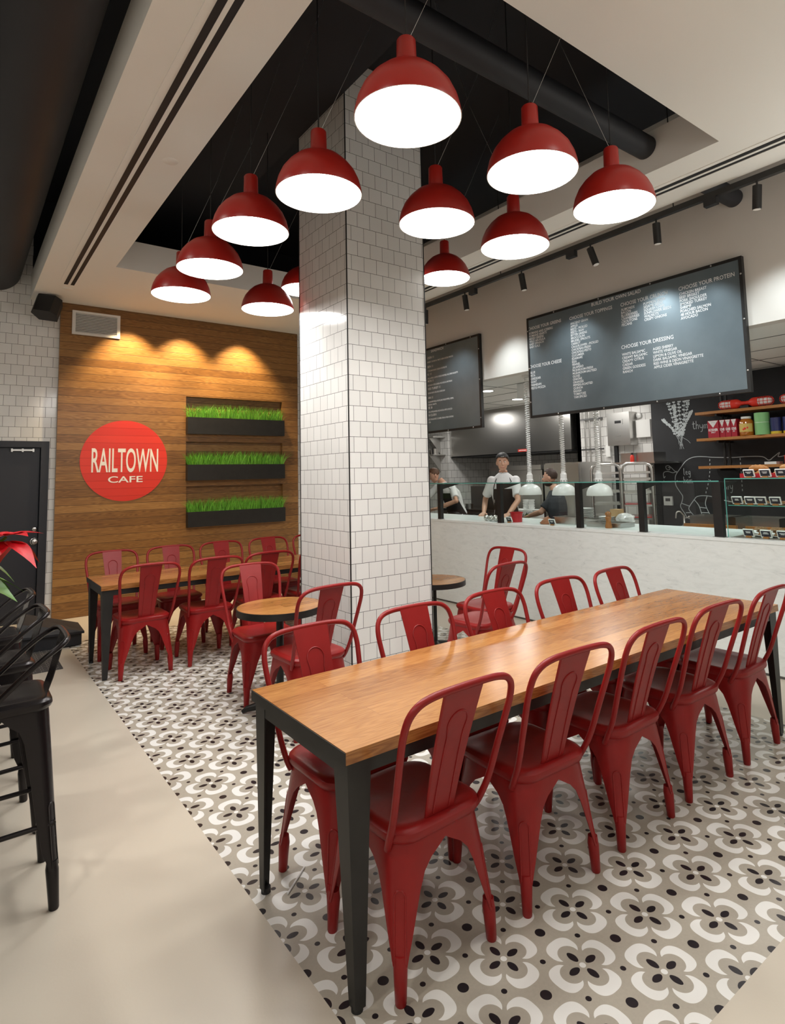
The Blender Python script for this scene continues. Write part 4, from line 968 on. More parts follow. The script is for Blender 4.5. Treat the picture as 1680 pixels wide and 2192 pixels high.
for k in range(2):
    for j in range(4):
        q = B(); q.lathe([(0, 0), (.036, 0), (.045, .03), (.047, .03), (.047, .034), (.0, .034)], n=20); o = q.build('paper_cup_stack', MT['white'], None, (6.55, 5.96-.105*k, 1.056+.0345*j), smooth=30); tag(o, f'white lidded cup in the {("left", "right")[k]} stack on the white produce box', 'cup', f'{("left", "right")[k]} cup stack on the produce box')
        o.name = 'cup'
# sheet pan racks with trays
def rack(x0, y0, h, rz, label):
    t = thing('sheet_pan_rack', label, 'rack', (x0, y0, 0), rz)
    for x in (-.24, .24):
        P = [(x, -h, .12), (x, -h, 1.58), (x, -h+.02, 1.635), (x, -h+.07, 1.66), (x, h-.07, 1.66), (x, h-.02, 1.635), (x, h, 1.58), (x, h, .12)]
        b = B(); b.tube(P, .016, 10); b.build('upright_frame', MT['steel'], t, smooth=50)
    for y in (-h, h):
        for z in (1.62, .14): b = B(); b.cyl((-.24, y, z), (.24, y, z), .012, n=8); b.build('side_bar', MT['steel'], t)
        b = B()
        for k in range(17): b.box(-.25, .25, y-(.012 if y > 0 else -.0), y+(0 if y > 0 else .012), .25+k*.08, .255+k*.08)
        b.build('runner', MT['steel'], t)
    for x in (-.24, .24):
        for y in (-h, h): b = B(); b.cyl((x, y-.012, .06), (x, y+.012, .06), .06, n=18); b.build('castor', MT['black'], t)
RK = [(6.91, 4.85, .18, math.radians(35), 'left'), (6.81, 4.33, .178, math.radians(32), 'right')]
rack(*RK[0][:4], 'steel sheet pan rack, left one of the pair before the tiles'); rack(*RK[1][:4], 'steel sheet pan rack, right one of the pair beside the chalkboard wall')
for x0, y0, hw, rz, side in RK:
    hw -= .022
    for k in (16, 15, 13, 11, 9, 7, 5):
        b = B(); z = .2555+k*.08; b.box(-.23, .23, -hw, hw, z, z+.004); b.box(-.23, -.226, -hw, hw, z+.004, z+.025); b.box(.226, .23, -hw, hw, z+.004, z+.025)
        o = b.build('sheet_pan', MT['steel'], None, (x0, y0, 0), rz); tag(o, f'aluminium sheet pan slid into the {side} pan rack', 'sheet pan', f'sheet pans in the {side} rack')
for k, lb in enumerate(('red plastic tray in the right pan rack, upper of two', 'long red plastic tray in the right pan rack, lower of two')):
    o = bx('red_tray', MT['greywood'], (-.22, -.15, 0), (.22, .15, .03), None, bevel=.006); o.location = (RK[1][0], RK[1][1], .2555 + (11, 9)[k]*.08 + .0045); o.rotation_euler = (0, 0, RK[1][3]); tag(o, lb, 'tray', 'red trays in the pan rack')
# stainless shelf with appliances
t = thing('steel_shelf', 'stainless shelf holding a metal box and a sauce bottle above the racks', 'shelf', (7.55, 4.72, 1.665)); bx('board', MT['steel'], (-.22, -.33, 0), (.64, .30, .025), t)
b = B(); b.box(.55, .64, -.3, -.27, -1.66, 0); b.box(.55, .64, .24, .27, -1.66, 0); b.build('support', MT['steel'], t)
o = bx('steel_container', MT['steel'], (7.42, 4.78, 1.6905), (7.72, 4.95, 1.815), None, bevel=.01); tag(o, 'square stainless container on the steel shelf, left of the sauce bottle', 'container')
o = bx('steel_container', MT['steel'], (7.42, 4.45, 1.6905), (7.72, 4.71, 1.815), None, bevel=.01); tag(o, 'wide stainless container on the steel shelf, right of the sauce bottle', 'container')
t = thing('sauce_bottle', 'red sauce bottle with a black cap on the steel shelf', 'bottle', (7.37, 4.74, 1.6905))
b = B(); b.lathe([(0, 0), (.026, 0), (.027, .07), (.018, .09), (.012, .105), (0, .105)], n=20); b.build('body', MT['signred'], t, smooth=40); b = B(); b.lathe([(.0125, .09), (.016, .092), (.014, .125), (0, .126)], n=16); b.build('cap', MT['black'], t)

# ================================================================== chalkboard wall
XC = 7.9985
def chalk(name, strokes, label, cat, r=.0045, fills=()):
    b = B()
    for P in strokes:
        P = crom([(XC, y, z) for y, z in P], 5) if len(P) > 2 else [(XC, y, z) for y, z in P]
        b.tube(P, r, 5, flat=.3) if False else None
        for p, q in zip(P, P[1:]):
            p, q = Vector(p), Vector(q); d = q-p
            if d.length < 1e-6: continue
            d.normalize(); s_ = Vector((0, -d.z, d.y))*r; b.face([p-s_, q-s_+d*.002, q+s_+d*.002, p+s_])
    for P in fills:
        dx = random.uniform(.0004, .002); b.face([(XC-dx, y, z) for y, z in P])
    o = b.build(name, MT['chalkline']); tag(o, label, cat)
S = []; FL = []
random.seed(11)
base = (4.375, 1.90)
for k, (ty, tz) in enumerate(((4.56, 2.60), (4.46, 2.62), (4.37, 2.62), (4.27, 2.66), (4.22, 2.55), (4.62, 2.27), (4.20, 2.35), (4.45, 2.45))):
    y0 = base[0] + (k-3.5)*.008; P = [(y0, base[1]+.02*(k % 3)), (y0*.6+ty*.4, 2.12 + .02*k % .05), (ty*.8+y0*.2, tz*.7+.63), (ty, tz)]
    S.append(P); PP = crom([(0, a, c) for a, c in P], 6)
    for i in range(4, len(PP), 1):
        for sg_ in (-1, 1):
            p = PP[i]; a = random.uniform(.5, 1.0); L = random.uniform(.026, .044)
            tip = (p.y+sg_*L*math.sin(a), p.z+L*math.cos(a)); m1 = (p.y+sg_*L*.7*math.sin(a+.5), p.z+L*.55*math.cos(a+.5)); m2 = (p.y+sg_*L*.5*math.sin(a-.6), p.z+L*.7*math.cos(a-.6))
            FL.append([(p.y, p.z), m1, tip, m2])
for dy in (-.03, 0, .025): S.append([(4.375+dy*.4, 1.92), (4.37+dy, 1.855)])
S.append([(4.36, 2.02), (4.28, 1.97), (4.245, 1.93)])
chalk('chalk_drawing', S, 'chalk drawing of a bunch of thyme on the black wall', 'chalk drawing', .0024, FL)
def sc_text(strokes, y, z, k): return [[(y - a*k, z + c*k) for a, c in P] for P in strokes]
TH = [[(.35, 2.0), (.3, .5), (.5, .05), (.75, .2)], [(.0, 1.35), (.7, 1.4)], [(1.1, 2.1), (1.05, 0)], [(1.05, .7), (1.35, 1.1), (1.6, .9), (1.6, 0)], [(2.0, 1.1), (2.1, .4), (2.4, .2), (2.7, .5)], [(2.75, 1.1), (2.7, .1), (2.5, -.7), (2.15, -.75)], [(3.1, 1.0), (3.1, 0)], [(3.1, .7), (3.35, 1.0), (3.5, .8), (3.5, 0)], [(3.5, .7), (3.75, 1.0), (3.95, .8), (3.95, 0)], [(4.3, .5), (4.7, .6), (4.6, 1.0), (4.35, .9), (4.3, .4), (4.5, .05), (4.8, .15)]]
chalk('chalk_writing', sc_text(TH, 4.20, 2.115, .052), 'chalk word thyme on the black wall left of the shelves', 'chalk writing', .004)
LEG = [[(.2, 1.9), (.2, .1), (.45, 0)], [(.8, .5), (1.2, .6), (1.15, .95), (.85, .9), (.8, .4), (1.0, .05), (1.35, .15)], [(2.1, .9), (1.8, 1.0), (1.65, .5), (1.85, .1), (2.1, .5)], [(2.12, .95), (2.1, -.5), (1.9, -.85), (1.6, -.6)]]
HAM = [[(.1, 1.9), (.1, 0)], [(.1, .6), (.4, 1.0), (.6, .8), (.6, 0)], [(1.5, .9), (1.15, 1.0), (1.0, .4), (1.2, .05), (1.5, .4)], [(1.52, .9), (1.55, 0)], [(1.9, .95), (1.9, 0)], [(1.9, .6), (2.1, .95), (2.3, .7), (2.3, 0)], [(2.3, .6), (2.5, .95), (2.7, .7), (2.75, 0)]]
LLY = [[(.1, 1.9), (.1, 0)], [(.5, 1.9), (.5, 0)], [(.9, 1.0), (.95, .35), (1.15, .15), (1.4, .5)], [(1.45, 1.0), (1.4, .0), (1.2, -.75), (.9, -.7)]]
chalk('chalk_writing', sc_text(LEG, 4.37, 1.500, .046) + sc_text(HAM, 4.375, 1.385, .046), 'chalk words leg ham inside the pig outline', 'chalk writing', .004)
chalk('chalk_writing', sc_text(LLY, 3.80, 1.30, .055), 'chalk letters lly inside the pig outline near the guard post', 'chalk writing', .004)
PIG = [[(4.46, 1.528), (4.40, 1.60), (4.33, 1.68), (4.25, 1.725), (4.16, 1.74), (4.05, 1.735), (3.95, 1.723), (3.70, 1.71), (3.50, 1.715), (3.33, 1.705), (3.26, 1.66), (3.2, 1.70), (3.13, 1.75), (3.15, 1.70), (3.07, 1.71)],
       [(4.46, 1.528), (4.50, 1.56), (4.54, 1.60), (4.58, 1.63), (4.62, 1.62), (4.61, 1.58), (4.57, 1.575), (4.56, 1.61), (4.59, 1.60)], [(4.46, 1.55), (4.52, 1.53), (4.60, 1.55), (4.66, 1.53), (4.66, 1.46), (4.64, 1.48)],
       [(4.46, 1.528), (4.49, 1.47), (4.49, 1.36), (4.44, 1.27), (4.40, 1.20), (4.42, 1.12), (4.44, 1.06), (4.38, .96), (4.35, .91), (4.27, .90), (4.25, .93), (4.32, 1.02), (4.31, 1.07), (4.24, 1.16), (4.20, 1.20), (4.12, 1.215), (4.0, 1.205), (3.85, 1.16), (3.6, 1.12), (3.3, 1.12), (3.0, 1.20), (2.85, 1.36)],
       [(4.24, 1.16), (4.18, 1.08), (4.15, .97), (4.14, .94)], [(4.06, 1.21), (4.09, 1.10), (4.04, .97), (4.02, .94)], [(4.43, 1.11), (4.31, 1.07)], [(4.37, .98), (4.30, .985)], [(4.17, 1.06), (4.08, 1.05)], [(4.15, .99), (4.05, .99)]]
for i in range(9): a = i/9; PIG.append([(3.99+.1*a*a+.0, 1.70-.48*a), (3.99+.1*a*a+.004, 1.675-.48*a)])
for i in range(8): a = i/8; PIG.append([(3.60, 1.70-.45*a), (3.60, 1.675-.45*a)])
chalk('chalk_drawing', PIG, 'chalk outline of a pig divided into cuts on the black wall', 'chalk drawing', .0052)
t = thing('thermostat', 'small white thermostat on the black wall below the pig drawing', 'thermostat', (7.999, 4.605, 1.138)); bx('housing', MT['white'], (-.03, -.062, -.062), (0, .062, .062), t, bevel=.006); bx('display', MT['dark_steel'], (-.032, -.035, -.005), (-.0305, .035, .038), t)
# wooden shelves on black pipes
t = thing('pipe_shelving', 'three wooden shelves on black pipe brackets before the chalkboard wall', 'shelving', (7.6, 2.6, 0))
for z in (2.262, 1.925, 1.573): bx('shelf_board', MT['shelfwood'], (-.02, -1.2, z), (.34, 1.335, z+.034), t, bevel=.002)
for y in (1.08, -.75):
    for x in (.17, .30):
        for za, zb in ((1.608, 1.924), (1.960, 2.261), (2.297, 2.75)):
            b = B(); b.cyl((x, y, za), (x, y, zb), .016, n=12); b.cyl((x, y, za+.03), (x, y, za+.07), .023, n=12); b.cyl((x, y, zb-.03), (x, y, zb), .023, n=12); b.build('pipe', MT['black_metal'], t, smooth=40)
    for z in (1.565, 1.9165, 2.2535):
        b = B(); b.cyl((0, y, z-.008), (.399, y, z-.008), .014, n=12); b.build('pipe_arm', MT['black_metal'], t, smooth=40)
zs1, zs2, zs3 = 2.2965, 1.9595, 1.6075
def cage_lamp(y, label, rz=0):
    t = thing('caged_light', label, 'caged light', (7.64, y, zs1+.0625), rz, 'red caged lights on the top shelf')
    for s_ in (-1, 1):
        b = B(); b.tube([(0, s_*.045, 0), (0, s_*.075, 0), (0, s_*.10, 0), (0, s_*.155, 0)], [.028, .05, .058, .058], 24); b.build('socket', MT['signred'], t, smooth=40)
        b = B(); b.tube([(0, s_*.156, 0), (0, s_*.27, 0), (0, s_*.295, 0), (0, s_*.31, 0)], [.046, .046, .035, .01], 20); b.build('glass_jar', MT['white'], t, smooth=50)
        b = B()
        for k in range(8):
            a = 2*PI*k/8; c, q = math.cos(a), math.sin(a); b.tube([(c*.055, s_*.15, q*.055), (c*.055, s_*.27, q*.055), (c*.042, s_*.305, q*.042), (c*.012, s_*.322, q*.012)], .0032, 6)
        for yy in (.18, .225, .27): b.tube([(.055*math.cos(2*PI*k/16), s_*yy, .055*math.sin(2*PI*k/16)) for k in range(16)], .003, 5, closed=True)
        b.build('guard_cage', MT['signred'], t, smooth=50)
    b = B(); b.tube([(0, -.05, 0), (0, 0, 0), (0, .05, 0)], [.028, .022, .028], 16); b.build('junction_pipe', MT['signred'], t, smooth=50)
    bx('base', MT['black'], (-.04, -.05, -.0615), (.04, .05, -.03), t)
cage_lamp(3.33, 'double red caged light lying on the top shelf, left one'); cage_lamp(2.62, 'double red caged light at the right edge on the top shelf')
MT['saltred'] = mat('salt_box_card', (.40, .012, .03), .5)
for k in range(4):
    y = (3.712, 3.606, 3.535, 3.464)[k]
    t = thing('salt_box', ('red box of kosher salt, leftmost on the middle shelf', 'second red salt box from the left on the middle shelf', 'third red salt box from the left on the middle shelf', 'rightmost red salt box of the row on the middle shelf, next to the jar')[k], 'salt box', (7.62+.012*(k > 0), y, zs2), 0, 'salt boxes on the middle shelf')
    hw = .068 if k == 0 else .033
    bx('carton', MT['saltred'], (-.04, -hw, 0), (.09, hw, .215), t, bevel=.002)
    b = B(); b.face([(-.0408, hw*.92, .212), (-.0408, -hw*.92, .212), (-.0408, 0, .125)]); b.build('white_triangle', MT['white'], t)
    b = B(); put_text(b, 'KOSHER', (-.0412, hw*.86, .083), (0, -1, 0), (0, 0, 1), .030, hw*1.72, bold=.03); put_text(b, 'SALT', (-.0412, hw*.4, .058), (0, -1, 0), (0, 0, 1), .018, hw*.8, bold=.02); b.build('lettering', MT['letter'], t)
    b = B(); stroke(b, [(.02, .185), (.0, .195), (-.02, .185), (-.03, .19)], .003, -.0414); b.build('blue_logo', MT['navy'], t)
t = thing('pickle_jar', 'big glass jar of amber preserve with a label on the middle shelf', 'jar', (7.64, 3.335, zs2))
b = B(); b.lathe([(0, 0), (.072, 0), (.08, .012), (.08, .165), (.068, .19), (.05, .205), (0, .205)], n=36); b.build('contents', mat('amber_preserve', (.42, .13, .01), .15, coat=.6), t, smooth=40)
b = B(); b.lathe([(.052, .205), (.056, .206), (.056, .232), (0, .234)], n=30); b.build('lid', MT['white'], t, smooth=30)
b = B(); b.rings([[(.0808*math.cos(a), .0808*math.sin(a), z) for a in [PI*.62 + PI*.78*i/20 for i in range(21)]] for z in (.045, .145)], False); b.build('label_wrap', mat('jar_label', (.62, .45, .12), .5), t)
b = B()
for a, z, r in ((PI*1.05, .085, .014), (PI*1.15, .095, .012), (PI*.98, .075, .011)): b.ell((.0812*math.cos(a), .0812*math.sin(a), z), .003, r, r, 10, 6)
b.build('label_picture', MT['signred'], t)
def canister(y, r, h, col, lb, band=None, band2=None, label_y=None):
    t = thing('tin_can', lb, 'can', (7.64, y, zs2)); nm = 'paint_%d' % int(col[0]*1e4+col[1]*1e3+col[2]*100)
    b = B(); b.lathe([(0, 0), (r, 0), (r, h), (r-.004, h), (r-.004, h-.004), (0, h-.004)], n=32); b.build('body', mat(nm, col, .4), t, smooth=40)
    if band: b = B(); b.lathe([(r+.0008, h*band[0]), (r+.0008, h*band[1])], n=32); b.build('colour_band', mat(nm+'_band', band2, .45), t, smooth=40)
canister(3.155, .082, .262, (.22, .50, .20), 'light green cylindrical canister on the middle shelf', (.55, .565), (.75, .8, .7)); canister(3.005, .058, .19, (.02, .025, .11), 'dark blue tin can with a yellow band on the middle shelf, left one', (.0, .16), (.65, .48, .03)); canister(2.87, .058, .19, (.02, .025, .12), 'dark blue tin can with a yellow band, second one right of the green canister', (.0, .16), (.65, .48, .03)); canister(2.735, .058, .20, (.45, .02, .02), 'red and green tin can on the middle shelf at the picture edge', (.75, .9), (.05, .35, .08))
o = bx('white_box', MT['white'], (7.58, 3.03, 0), (7.76, 3.16, .03), None, bevel=.004); o.location = (0, -.02, zs3); tag(o, 'flat white box on the lowest wooden shelf', 'box')
o = bx('red_box', MT['signred'], (7.58, 2.78, 0), (7.74, 2.92, .10), None, bevel=.004); o.location = (0, 0, zs3); tag(o, 'small red box on the lowest wooden shelf at the picture edge', 'box')
# back counter with steel basins, boards and tap
t = thing('back_counter', 'long stainless back counter below the wooden shelves', 'counter', (7.0, 2.4, 0)); bx('body', MT['dark_steel'], (0, -2.0, .02), (.98, 1.62, .84), t); bx('worktop', MT['steel'], (-.02, -2.0, .841), (.98, 1.63, .87), t, bevel=.003)
for k, (y, lb) in enumerate(((3.62, 'big grey steel basin on the back counter, left one'), (3.08, 'big grey steel basin on the back counter, middle one'), (2.52, 'big grey steel basin on the back counter, right one'))): pan(7.3, y, .8705, .17, .23, .14, 'steel_basin', lb, 'steel', 'steel basins on the back counter')
for y0, y1, lb in ((3.25, 3.86, 'long wooden board standing before the left steel basin'), (2.5, 3.15, 'long wooden board standing before the right steel basins')):
    o = bx('wooden_board', MT['shelfwood'], (7.0, y0, .8705), (7.045, y1, .925), None, bevel=.003); tag(o, lb, 'board')
o = bx('wooden_board', MT['shelfwood'], (7.55, 3.0, .8705), (7.9, 3.85, .90), None, bevel=.004); tag(o, 'wooden chopping board lying behind the steel basins', 'board')
t = thing('water_tap', 'small chrome tap at the left end of the back counter', 'tap', (7.2, 3.96, .8705))
b = B(); b.lathe([(.03, 0), (.022, .02), (.015, .03), (.015, .14), (0, .145)], n=16); b.tube(crom([(0, 0, .13), (-.03, .03, .18), (-.06, .06, .17), (-.07, .07, .10)], 4), .009, 10); b.build('spout', MT['steel'], t, smooth=50)
b = B(); b.cyl((0, -.01, .10), (.0, -.06, .115), .008, n=10); b.ell((0, -.065, .116), .013, .013, .013, 10, 8); b.build('handle', MT['steel'], t, smooth=50)

# ================================================================== people
def remesh(o, vs=.007, smooth=4):
    m = o.modifiers.new('skin', 'REMESH'); m.mode = 'VOXEL'; m.voxel_size = vs; m.use_smooth_shade = True
    s_ = o.modifiers.new('relax', 'SMOOTH'); s_.factor = .5; s_.iterations = smooth
def capsule(b, P, R, n=14):
    b.tube(P, R, n)
    for p, r in zip(P, R): b.ell(p, r, r, r, n, 8)
def hand(b, w_, d, side, palm_n, curl=.4):
    """palm, four bent fingers and a thumb; w_ wrist, d finger direction, side = thumb side, palm_n = towards the palm"""
    w_, d, s_, n = Vector(w_), Vector(d).normalized(), Vector(side).normalized(), Vector(palm_n).normalized()
    for k in range(5): u = (k-2)/2; capsule(b, [w_ + s_*u*.012, w_ + d*.05 + s_*u*.028, w_ + d*.088 + s_*u*.034], [.018, .0145, .0115], 8)
    for k, L in enumerate((.068, .078, .073, .057)):
        u = 1 - k*2/3; p0 = w_ + d*.088 + s_*u*.033; d1 = (d + n*curl*.5 + s_*u*.12).normalized(); d2 = (d + n*curl*1.4 + s_*u*.12).normalized(); d3 = (d + n*curl*2.4 + s_*u*.1).normalized()
        p1 = p0 + d1*L*.45; p2 = p1 + d2*L*.32; p3 = p2 + d3*L*.26; capsule(b, [p0, p1, p2, p3], [.0098, .0092, .0084, .0072], 8)
    p0 = w_ + d*.022 + s_*.022; p1 = p0 + (d*.5 + s_*.75 + n*.2).normalized()*.04; p2 = p1 + (d*.9 + s_*.45 + n*.3).normalized()*.032; p3 = p2 + (d + s_*.2 + n*.4).normalized()*.024
    capsule(b, [p0, p1, p2, p3], [.014, .0115, .0102, .0085], 8)
def person(label, hip, chest, neck, head, yaw, nod, arms, shirt, hair_m, cap=False, beard=False, apron=True, apron_strap=True, facing=None, lean=None):
    """joints in world coordinates; yaw = direction the face looks (radians), nod = forward tilt of the head"""
    hip, chest, neck, head = map(Vector, (hip, chest, neck, head))
    t = thing('person', label, 'person', (hip.x, hip.y, 0)); O = Vector((hip.x, hip.y, 0))
    fw = Vector((math.cos(facing), math.sin(facing), 0)); rt = Vector((fw.y, -fw.x, 0))      # body facing, its right
    Rh = Matrix.Rotation(yaw, 3, 'Z') @ Matrix.Rotation(nod, 3, 'Y')
    hd = lambda x, y, z: head + Rh @ Vector((x, y, z)) - O           # x forward, y left, z up, head centre
    L = lambda p: Vector(p) - O
    def torso(b, e=0.0, z0=None):
        up = (chest - hip)
        def ringat(c, w_, d_, n=22): return [c + rt*math.cos(2*PI*i/n)*w_ + fw*math.sin(2*PI*i/n)*d_ for i in range(n)]
        ax = [(L(hip) - Vector((0, 0, .10)), .155, .11), (L(hip), .16, .115), (L(hip) + up*.35, .145, .10), (L(hip) + up*.7, .165, .115), (L(chest), .165, .115), (L(chest) + (neck-chest)*.40, .160, .10), (L(chest) + (neck-chest)*.72, .115, .08), (L(chest) + (neck-chest)*.98, .066, .062)]
        b.rings([ringat(c, w_+e, d_+e) for c, w_, d_ in ax], True, True, True)
    b = B(); torso(b)
    b.tube([L(neck)-Vector((0,0,.06)), L(neck), L(neck)*.4 + hd(-.02, 0, -.07)*.6], [.066, .060, .056], 16)
    # head with face
    b.ell(hd(0, 0, .02), .088, .074, .10, 24, 16)
    M_ = [(.032, 0, -.055, .052, .058, .055), (.056, 0, -.086, .027, .036, .024), (.02, .0, -.02, .075, .068, .07)]
    for x, y, z, a, c, d in M_:
        q = B(); q.ell((0, 0, 0), a, c, d, 16, 10)
        for f in q.bm.faces: b.face([hd(x, y, z) + Rh @ v.co for v in f.verts])
        q.bm.free()
    b.tube([hd(.080, 0, .022), hd(.094, 0, -.004), hd(.102, 0, -.020)], [.009, .011, .014], 10); b.ell(hd(.098, 0, -.022), .013, .016, .010, 10, 8)
    b.tube([hd(.082, .030, .036), hd(.088, .012, .033)], .008, 8); b.tube([hd(.082, -.030, .036), hd(.088, -.012, .033)], .008, 8)
    for s_ in (-1, 1):
        b.ell(hd(-.005, s_*.076, -.005), .020, .010, .032, 10, 8); b.ell(hd(.060, s_*.038, -.015), .022, .018, .018, 10, 8)
    b.tube([hd(.083, .024, -.056), hd(.090, 0, -.054), hd(.083, -.024, -.056)], .007, 8); b.tube([hd(.082, .02, -.068), hd(.089, 0, -.07), hd(.082, -.02, -.068)], .0075, 8)
    # arms, legs
    for (sh, el, wr, hdir, hside, hn) in arms:
        capsule(b, [L(sh), L(sh)*.5 + L(el)*.5, L(el), L(el)*.5 + L(wr)*.5, L(wr)], [.050, .045, .039, .038, .027])
        hand(b, L(wr), hdir, hside, hn)
    for s_ in (-1, 1):
        hp = L(hip) + rt*s_*.085 - Vector((0, 0, .06)); kn = hp*1 - Vector((0, 0, hip.z*.47)) + fw*.02; an = Vector((hp.x, hp.y, .09)); 
        capsule(b, [hp, (hp+kn)*.5, kn, (kn+an)*.5 - fw*.015, an], [.085, .075, .055, .052, .036]); capsule(b, [an - fw*.03 - Vector((0, 0, .045)), an + fw*.13 - Vector((0, 0, .055))], [.038, .032])
    body = b.build('body', MT['skin'], t, smooth=60); remesh(body, .0065, 3)
    # trousers and shoes
    b = B()
    for s_ in (-1, 1):
        hp = L(hip) + rt*s_*.085 - Vector((0, 0, .04)); kn = hp - Vector((0, 0, hip.z*.47)) + fw*.02; an = Vector((hp.x, hp.y, .06)); capsule(b, [hp, (hp+kn)*.5, kn, (kn+an)*.5 - fw*.015, an], [.098, .09, .07, .066, .056])
        capsule(b, [an - fw*.03 + Vector((0, 0, -.005)), an + fw*.14 + Vector((0, 0, -.012))], [.05, .045])
    b.ell(L(hip) - Vector((0, 0, .03)), .165, .165, .10, 18, 10)
    for v in b.bm.verts: v.co.z = max(v.co.z, .002)
    o = b.build('trousers', MT['black'], t, smooth=60); remesh(o, .012, 4)
    # shirt: torso shell and sleeves
    b = B(); torso(b, .020)
    for (sh, el, wr, *_r) in arms:
        a, c = L(sh), L(el); b.tube([a + (a-c)*.12, a, a*.6 + c*.4, a*.22 + c*.78], [.046, .058, .062, .066], 16); b.ell(a, .064, .064, .064, 14, 8)
    b.tube([L(neck)-Vector((0,0,.09)), L(neck)-Vector((0,0,.03)), L(neck)+(L(neck)*.4 + hd(-.02, 0, -.07)*.6 - L(neck)).normalized()*.012], [.100, .080, .070], 18)
    o = b.build('shirt', shirt, t, smooth=60); remesh(o, .009, 3)
    if shirt is MT['shirt']:
        b = B()
        up = (neck-chest).normalized(); nb = L(neck) - up*.012
        for s_ in (-1, 1):
            b.rings([[nb + rt*s_*.06*math.sin(a)*k + fw*(.062*math.cos(a)*k + .004) + up*h for a in [PI*.04 + PI*.93*i/8 for i in range(9)]] for k, h in ((1.02, .012), (1.06, .028), (1.30, .0), (1.45, -.03))], False)
        o = b.build('collar', shirt, t, smooth=60, solid=.003)
    if apron:
        b = B(); up = chest-hip; rows = []
        for z_, w_, d_, sp_ in ((-.42, .20, .165, .55), (-.1, .178, .133, .52), (.0, .182, .138, .46), (.35, .168, .124, .40), (.7, .186, .140, .32), (.92, .206, .146, .24)):
            c = L(hip) + up*z_ if z_ > -.2 else L(hip) - Vector((0, 0, .38)); rows.append([c + rt*math.cos(PI/2 + PI*sp_*(i/8*2-1))*w_ + fw*math.sin(PI/2 + PI*sp_*(i/8*2-1))*d_ for i in range(9)])
        b.rings(rows, False); o = b.build('apron', MT['apron'], t, smooth=60, solid=.006)
        top = rows[-1]
        for s_, i in ((1, 0), (-1, 8)):
            p = top[i]; sh_ = L(chest) + (neck-chest)*.72 + rt*(.075 if (p-L(chest)).dot(rt) > 0 else -.075)
            b = B(); b.tube(crom([p, p*.5 + sh_*.5 + fw*.055 + Vector((0, 0, .02)), sh_ + fw*.05 + Vector((0, 0, .012)), sh_ - fw*.04 + Vector((0, 0, .02))], 5), .007, 8, flat=.5); b.build('apron_strap', MT['apron'], t, smooth=60)
    # hair / cap, eyes, mouth
    b = B()
    q = B(); q.ell((0, 0, 0), .098, .084, .100, 28, 18)
    for f in q.bm.faces:
        c = f.calc_center_median()
        if c.z > .030 + .035*(c.x > .03) - .085*(c.x < -.02) - .045*(abs(c.y) > .05 and -.02 <= c.x < .045): b.face([hd(-.006, 0, .034) + Rh @ v.co for v in f.verts])
    q.bm.free(); bmesh.ops.remove_doubles(b.bm, verts=b.bm.verts, dist=1e-5)
    random.seed(5)
    for v in b.bm.verts: v.co += Vector((random.uniform(-1, 1), random.uniform(-1, 1), random.uniform(-1, 1)))*(.003 if not cap else .0)
    b.build('hair', hair_m, t, smooth=60, solid=.012)
    if cap:
        b = B(); q = B(); q.ell((0, 0, 0), .106, .093, .095, 28, 18)
        for f in q.bm.faces:
            c = f.calc_center_median()
            if c.z > .018 + .02*(c.x > .06): b.face([hd(-.006, 0, .050) + Rh @ v.co for v in f.verts])
        q.bm.free(); bmesh.ops.remove_doubles(b.bm, verts=b.bm.verts, dist=1e-5)
        c_ = b.build('cap', MT['black'], t, smooth=60, solid=.006)
        b = B(); b.tube([hd(.098*math.cos(a), .04*math.sin(a)*1.0, .075+.014*math.cos(a*.9)) for a in [-.9+1.8*i/8 for i in range(9)]], .0035, 6); b.build('cap_strap', MT['steel'], t)
    e_ = B(); p_ = B()
    for s_ in (-1, 1):
        e_.ell(hd(.0795, s_*.031, .016), .009, .0125, .0065, 12, 8); p_.ell(hd(.0868, s_*.031, .016), .003, .0058, .0058, 10, 6)
        p_.tube([hd(.084, s_*.047, .036), hd(.092, s_*.032, .042), hd(.094, s_*.016, .039)], .0032, 6)
    e_.build('eyes', MT['white'], t, smooth=60); p_.build('brows_and_pupils', MT['hair'], t, smooth=60)
    b = B(); b.tube(crom([hd(.088, .024, -.060), hd(.0965, .008, -.060), hd(.0965, -.008, -.060), hd(.088, -.024, -.060)], 4), .0048, 8, flat=.9); b.build('lips', MT['lip'], t, smooth=60)
    if beard:
        b = B(); q = B(); q.ell((0, 0, 0), .070, .066, .062, 22, 14)
        for f in q.bm.faces:
            c = f.calc_center_median()
            if c.z < .012 and c.x > -.045: b.face([hd(.030, 0, -.052) + Rh @ v.co for v in f.verts])
        q.bm.free(); bmesh.ops.remove_doubles(b.bm, verts=b.bm.verts, dist=1e-5); b.build('beard', hair_m, t, smooth=60, solid=.004)
    return t
MT['lip'] = mat('lips', (.42, .16, .13), .5); MT['hair2'] = mat('dark_hair', (.035, .016, .009), .6, bump=.5, bscale=90); MT['tshirt'] = mat('black_tshirt', (.018, .02, .024), .85, bump=.2, bscale=30)
f1 = math.radians(218)
r1 = Vector((math.sin(f1), -math.cos(f1), 0))
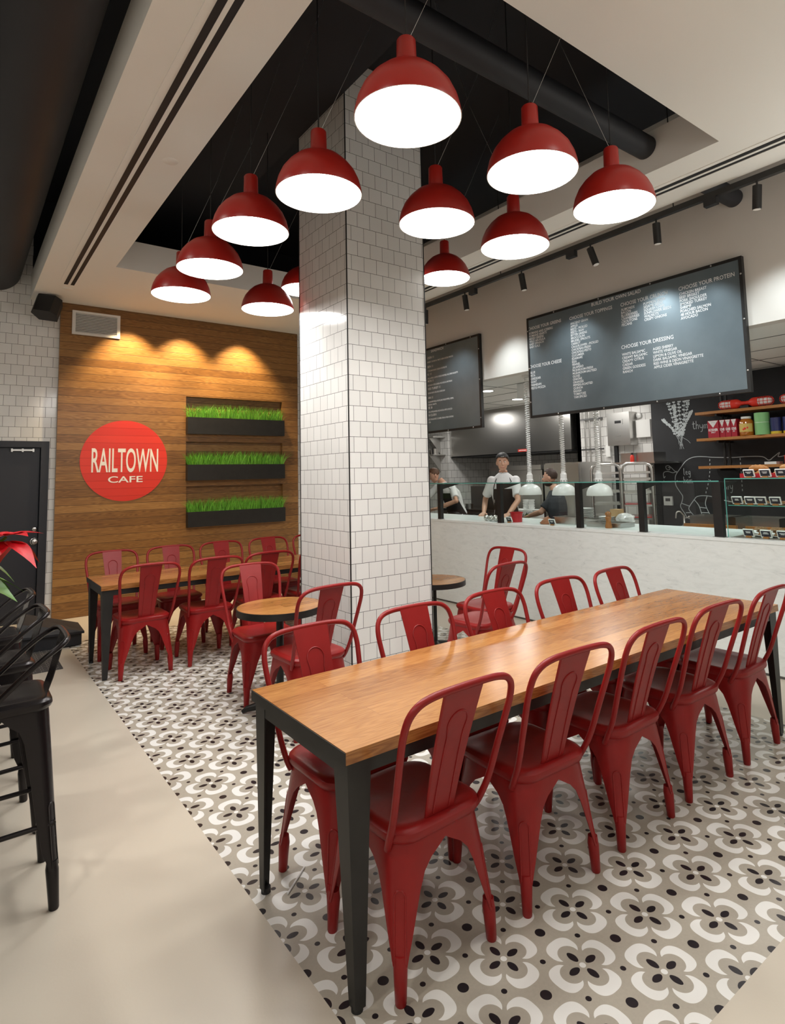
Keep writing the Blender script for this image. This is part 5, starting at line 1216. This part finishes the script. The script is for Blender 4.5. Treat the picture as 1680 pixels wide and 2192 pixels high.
N_ = Vector((6.03, 5.88, 1.575)); sR = N_ + r1*.165 + Vector((0, 0, -.095)); sL = N_ - r1*.165 + Vector((0, 0, -.095))
person('person in a black cap, white shirt and dark apron leaning on the counter', (6.12, 5.93, .98), (6.06, 5.90, 1.40), N_, (6.00, 5.86, 1.722), math.radians(224), .05,
       [(sR, (5.98, 6.20, 1.22), (5.74, 5.99, 1.045), (-.8, -.45, -.12), (.4, -.9, .1), (0, 0, -1)), (sL, (6.0, 5.60, 1.21), (5.76, 5.55, 1.045), (-.9, -.3, -.12), (-.3, .9, .1), (0, 0, -1))],
       MT['shirt'], MT['hair'], cap=True, facing=f1)
f2 = math.radians(195); r2 = Vector((math.sin(f2), -math.cos(f2), 0)); N2 = Vector((6.60, 7.86, 1.44)); 
person('person with short brown hair bending forward in a white shirt and apron', (6.78, 7.72, .95), (6.68, 7.78, 1.30), N2, (6.53, 7.99, 1.575), math.radians(150), .55,
       [(N2 + r2*.155 + Vector((.02, 0, -.085)), (6.40, 8.16, 1.14), (6.24, 7.98, 1.04), (-.6, -.7, -.2), (.6, -.7, .2), (0, 0, -1)), (N2 - r2*.165 + Vector((.03, 0, -.085)), (6.52, 7.44, 1.15), (6.34, 7.72, 1.03), (-.5, .8, -.2), (-.6, -.5, .4), (0, 0, -1))],
       MT['shirt'], MT['hair'], facing=f2)
f3 = math.radians(120); r3 = Vector((math.sin(f3), -math.cos(f3), 0)); N3 = Vector((6.42, 5.31, 1.325))
bpy.data.objects['prep_table'].location.x += .0
person('bearded person with dark hair in a black t-shirt seen from the side', (6.24, 5.12, .90), (6.35, 5.25, 1.19), N3, (6.43, 5.40, 1.50), math.radians(122), .05,
       [(N3 + r3*.155 + Vector((0, 0, -.085)), (6.42, 5.19, 1.05), (6.37, 5.42, .96), (-.1, .9, -.2), (-.9, .1, .2), (0, 0, -1)), (N3 - r3*.155 + Vector((0, 0, -.085)), (6.14, 5.33, 1.06), (6.2, 5.58, 1.0), (0, 1, -.2), (.9, 0, .2), (0, 0, -1))],
       MT['tshirt'], MT['hair2'], beard=True, apron=False, facing=f3)
